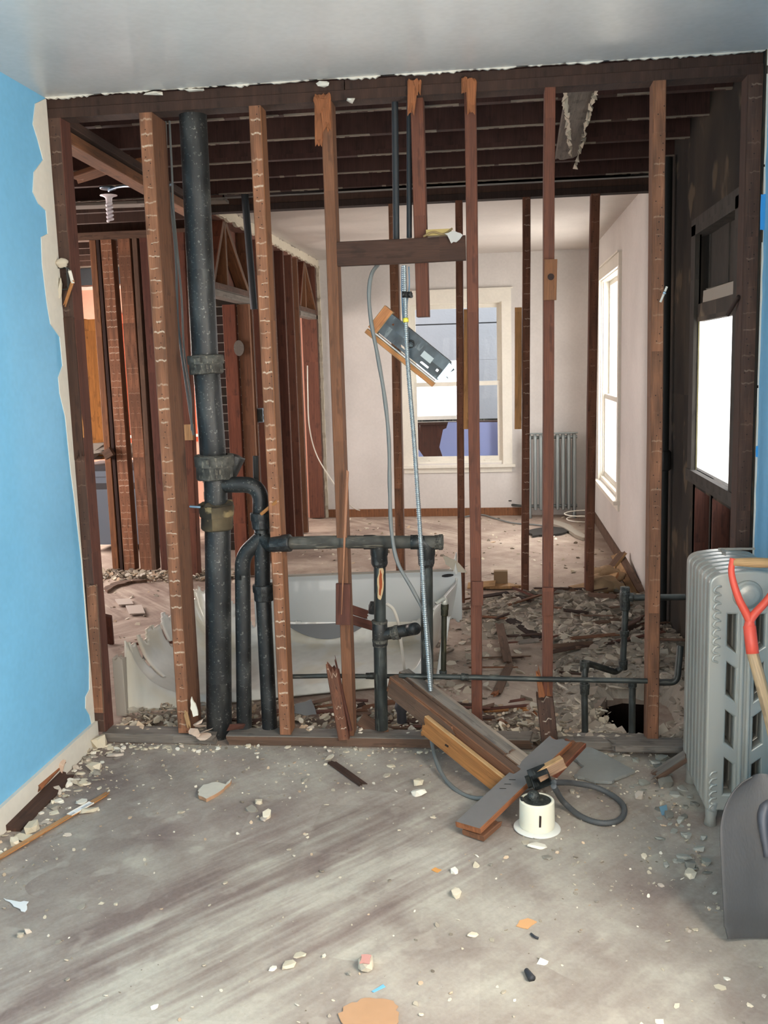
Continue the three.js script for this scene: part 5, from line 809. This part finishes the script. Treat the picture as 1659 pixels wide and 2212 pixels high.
for (let i = 0; i < 64; i++) { const x = rr(1.5, 2.72), z = rr(-2.55, -.25); if (inHole(x, z) || (i % 4 && z > -1.2)) continue; const h = heap(x, z) + .012, a = rr(-1, 1) + (rnd() < .5 ? 0 : .4), L = rr(.06, .2); solo('broken_lath', lathNames, 'lath', timber(V(x - L * Math.cos(a), h + rr(-.01, .02), z - L * Math.sin(a) * .7), V(x + L * Math.cos(a), h + rr(0, .05), z + L * Math.sin(a) * .7), rr(.02, .045), .009, V(rr(-.4, .4), 1, rr(-.3, .4)), { rag0: .03, rag1: .03 }), wood[[0, 2, 3, 5, 6, 6][i % 6]], 'broken laths in the rubble'); }
for (let i = 0; i < 26; i++) { const x = rr(.6, 1.9), z = rr(-.5, -.14), a = rr(-.5, .5), L = rr(.04, .13); solo('broken_lath', 'broken lath among the crumbs behind the bottom plate', 'lath', timber(V(x - L * Math.cos(a), .03, z - L * Math.sin(a)), V(x + L * Math.cos(a), .03 + rr(0, .04), z + L * Math.sin(a)), rr(.015, .035), .008, V(rr(-.4, .4), 1, .2), { rag0: .02, rag1: .02 }), wood[[2, 3, 6, 0][i % 4]], 'broken laths behind the bottom plate'); }
// planks along the right wall of the white room and other loose wood
const plank = (label, x0, y0, h0, x1, y1, h1, w, m, up = V(-.4, 1, .2), d = .022) => solo('loose_plank', label, 'plank', timber(P(x0, y0, 'y', h0), P(x1, y1, 'y', h1), w, d, up, { rag0: .02, rag1: .02 }), m);
plank('pale plank lying along the right wall baseboard of the white room', 1376, 1284, .03, 1330, 1196, .06, .09, [wood[6], palePine]);
plank('thin brown plank leaning beside the pale one at the right wall', 1388, 1280, .06, 1342, 1200, .16, .05, [wood[0], wood[6]]);
plank('short tan block tipped up on the planks at the right wall', 1318, 1226, .1, 1345, 1190, .2, .07, [palePine, wood[6]]);
plank('dark ended timber lying behind the dark striped stud', 1235, 1272, .06, 1300, 1258, .07, .1, [wood[6], palePine], V(-.1, 1, .3), .07);
plank('dark board sloping down to the rubble left of the dark striped stud', 1212, 1312, .03, 1262, 1268, .09, .06, [wood[3], wood[3]]);
plank('greyish board sloping beside the dark one near the dark striped stud', 1232, 1312, .03, 1275, 1276, .09, .05, [wood[6], wood[6]]);
plank('tan splintered board piled behind the dark striped stud', 1290, 1296, .06, 1322, 1238, .13, .1, [oakWood, palePine]);
solo('insulation_scrap', 'tan lumpy scrap piled in front of the right wall planks', 'scrap', [...Array(14)].map(() => { const c = P(rr(1285, 1325), rr(1238, 1272), 'y', rr(.04, .12)); return rough(new THREE.SphereGeometry(rr(.04, .08), 10, 8).scale(1.3, .7, 1).translate(c.x, c.y, c.z), .02, 30); }), mat(0x9f8668, .95, { bumpMap: bumpTex, bumpScale: .01 })).userData.kind = 'stuff';
thing('cardboard_box_flap', 'tan cardboard flap with a small upright box on the white room floor', 'box', null, (add) => { const p = P(1070, 1272, 'y', 0); add('flap', slabY(ragged([[p.x - .16, p.z - .06], [p.x + .06, p.z - .1], [p.x + .2, p.z + .02], [p.x - .02, p.z + .05], [p.x - .18, p.z + .03]], 3, .01, 4), [], .01, .02), palePine); add('flap', timber(V(p.x - .2, .03, p.z), V(p.x + .0, .05, p.z + .02), .08, .012, V(0, 1, .3)), palePine); add('box', box(p.x - .01, p.x + .09, .03, .12, p.z - .1, p.z - .04), mat(0x8a7458, .9)); });
flat('floor_patch', 'dark torn floor covering curled up in front of the far radiator', 'flooring', [[1140, 1150], [1180, 1140], [1240, 1146], [1262, 1158], [1225, 1152], [1200, 1158], [1150, 1162]], .02, mat(0x2b2824, .9), .001, 3, .03, 9);
flat('floor_patch', 'pale curled edge of flooring beside the dark torn patch', 'flooring', [[1195, 1128], [1232, 1140], [1268, 1168], [1258, 1168], [1225, 1150], [1192, 1138]], .03, mat(0x9a9285, .9), .001, 3, .02, 10);
for (const [x, y, w, h, l] of [[270, 1306, 34, 12, 'upper one of two pale square tiles lying on the hall floor'], [294, 1323, 36, 18, 'lower one of two pale square tiles lying on the hall floor']]) flat('floor_tile', l, 'tile', [[x - w / 2 - 4, y - h / 2], [x + w / 2 - 6, y - h / 2 - 2], [x + w / 2 + 2, y + h / 2 - 2], [x - w / 2 + 4, y + h / 2]], .008, mat(0xb3a79c, .8), .012, 1, 0);
flat('torn_flooring', 'torn lip of old flooring curving across the hall floor', 'flooring', [[228, 1272], [250, 1262], [290, 1256], [330, 1258], [290, 1260], [255, 1268], [232, 1282]], .02, wood[6], .001, 3, .02, 12);
solo('broken_board', 'dark board standing behind the corner post at the left', 'board', timber(P(236, 1392, 'y', 0), P(231, 1332, 'z', -1.4), .05, .02, FR), [wood[2], wood[2]]);
solo('plaster_lump', 'torn wallpaper covered plaster piece leaning at the foot of the soil stack', 'plaster', ext(shp(ragged([[414, 1505], [422, 1520], [428, 1545], [418, 1548], [412, 1530]].reverse().map(([x, y]) => { const p = P(x, y, 'z', .01); return [p.x, p.y]; }), 3, .003, 4)), .01).translate(0, 0, .005), chipMats[2]);
solo('plaster_lump', 'stack of brown and white plaster flakes at the foot of the soil stack', 'plaster', [[432, 1568, .05], [445, 1578, .055], [428, 1560, .04], [440, 1590, .06], [420, 1582, .045]].map(([x, y, s], i) => { const p = P(x, y, 'z', .02); return new ConvexGeometry([...Array(10)].map((_, k) => p.clone().add(V(s * .6 * Math.cos(k * .63), rr(-.006, .006) + .012 * Math.sin(k * .63 + i), .02 * Math.sin(k * .63))))); }), mat(0xc4ae9c, .95));
solo('plaster_lump', 'dark red plaster chunk with a white skin right of the soil stack foot', 'plaster', [new ConvexGeometry([...Array(12)].map(() => P(512, 1568, 'z', -.03).add(V(rr(-.045, .05), rr(-.02, .02), rr(-.03, .03)))))], wood[2]);
solo('broken_lath', 'pale split splinter at the foot of the striped stud left of the stack', 'lath', timber(P(409, 1575, 'z', .0), P(398, 1535, 'z', .0), .02, .008, FR, { rag0: .03, rag1: .02 }), [palePine, palePine]);
solo('broken_lath', 'small orange splinter standing behind the middle bottom plate', 'lath', timber(P(913, 1592, 'z', -.03), P(918, 1556, 'z', -.03), .015, .01, FR, { rag1: .02 }), [oakWood, oakWood]);
solo('drywall_piece', 'dark grey curved shard lying behind the bottom plate left of the snapped stub', 'drywall', ext(shp(ragged([[638, 1520], [672, 1510], [684, 1542], [662, 1545], [636, 1540]].reverse().map(([x, y]) => { const p = P(x, y, 'z', -.25); return [p.x, Math.max(.005, p.y)]; }), 3, .003, 4)), .006).translate(0, 0, -.25), linerEdge);
solo('broken_board', 'brown board end leaning on the bottom plate right of the snapped stub', 'board', timber(P(778, 1552, 'z', -.15), P(835, 1588, 'z', -.05), .06, .012, V(0, .6, 1), { rag1: .03 }), [wood[0], wood[6]]);
solo('old_valve', 'black iron valve standing in the crumbs under the raised boards', 'valve', [rough(collar(P(868, 1560, 'z', -.2), P(867, 1508, 'z', -.2), [[0, 0], [0, .022], [.4, .02], [.6, .032], [.8, .026], [1, .014], [1, 0]], 14), .003), sweep([P(856, 1525, 'z', -.2), P(880, 1522, 'z', -.2)], .013, 10)], rubberDark);
renderer.render(scene, camera);
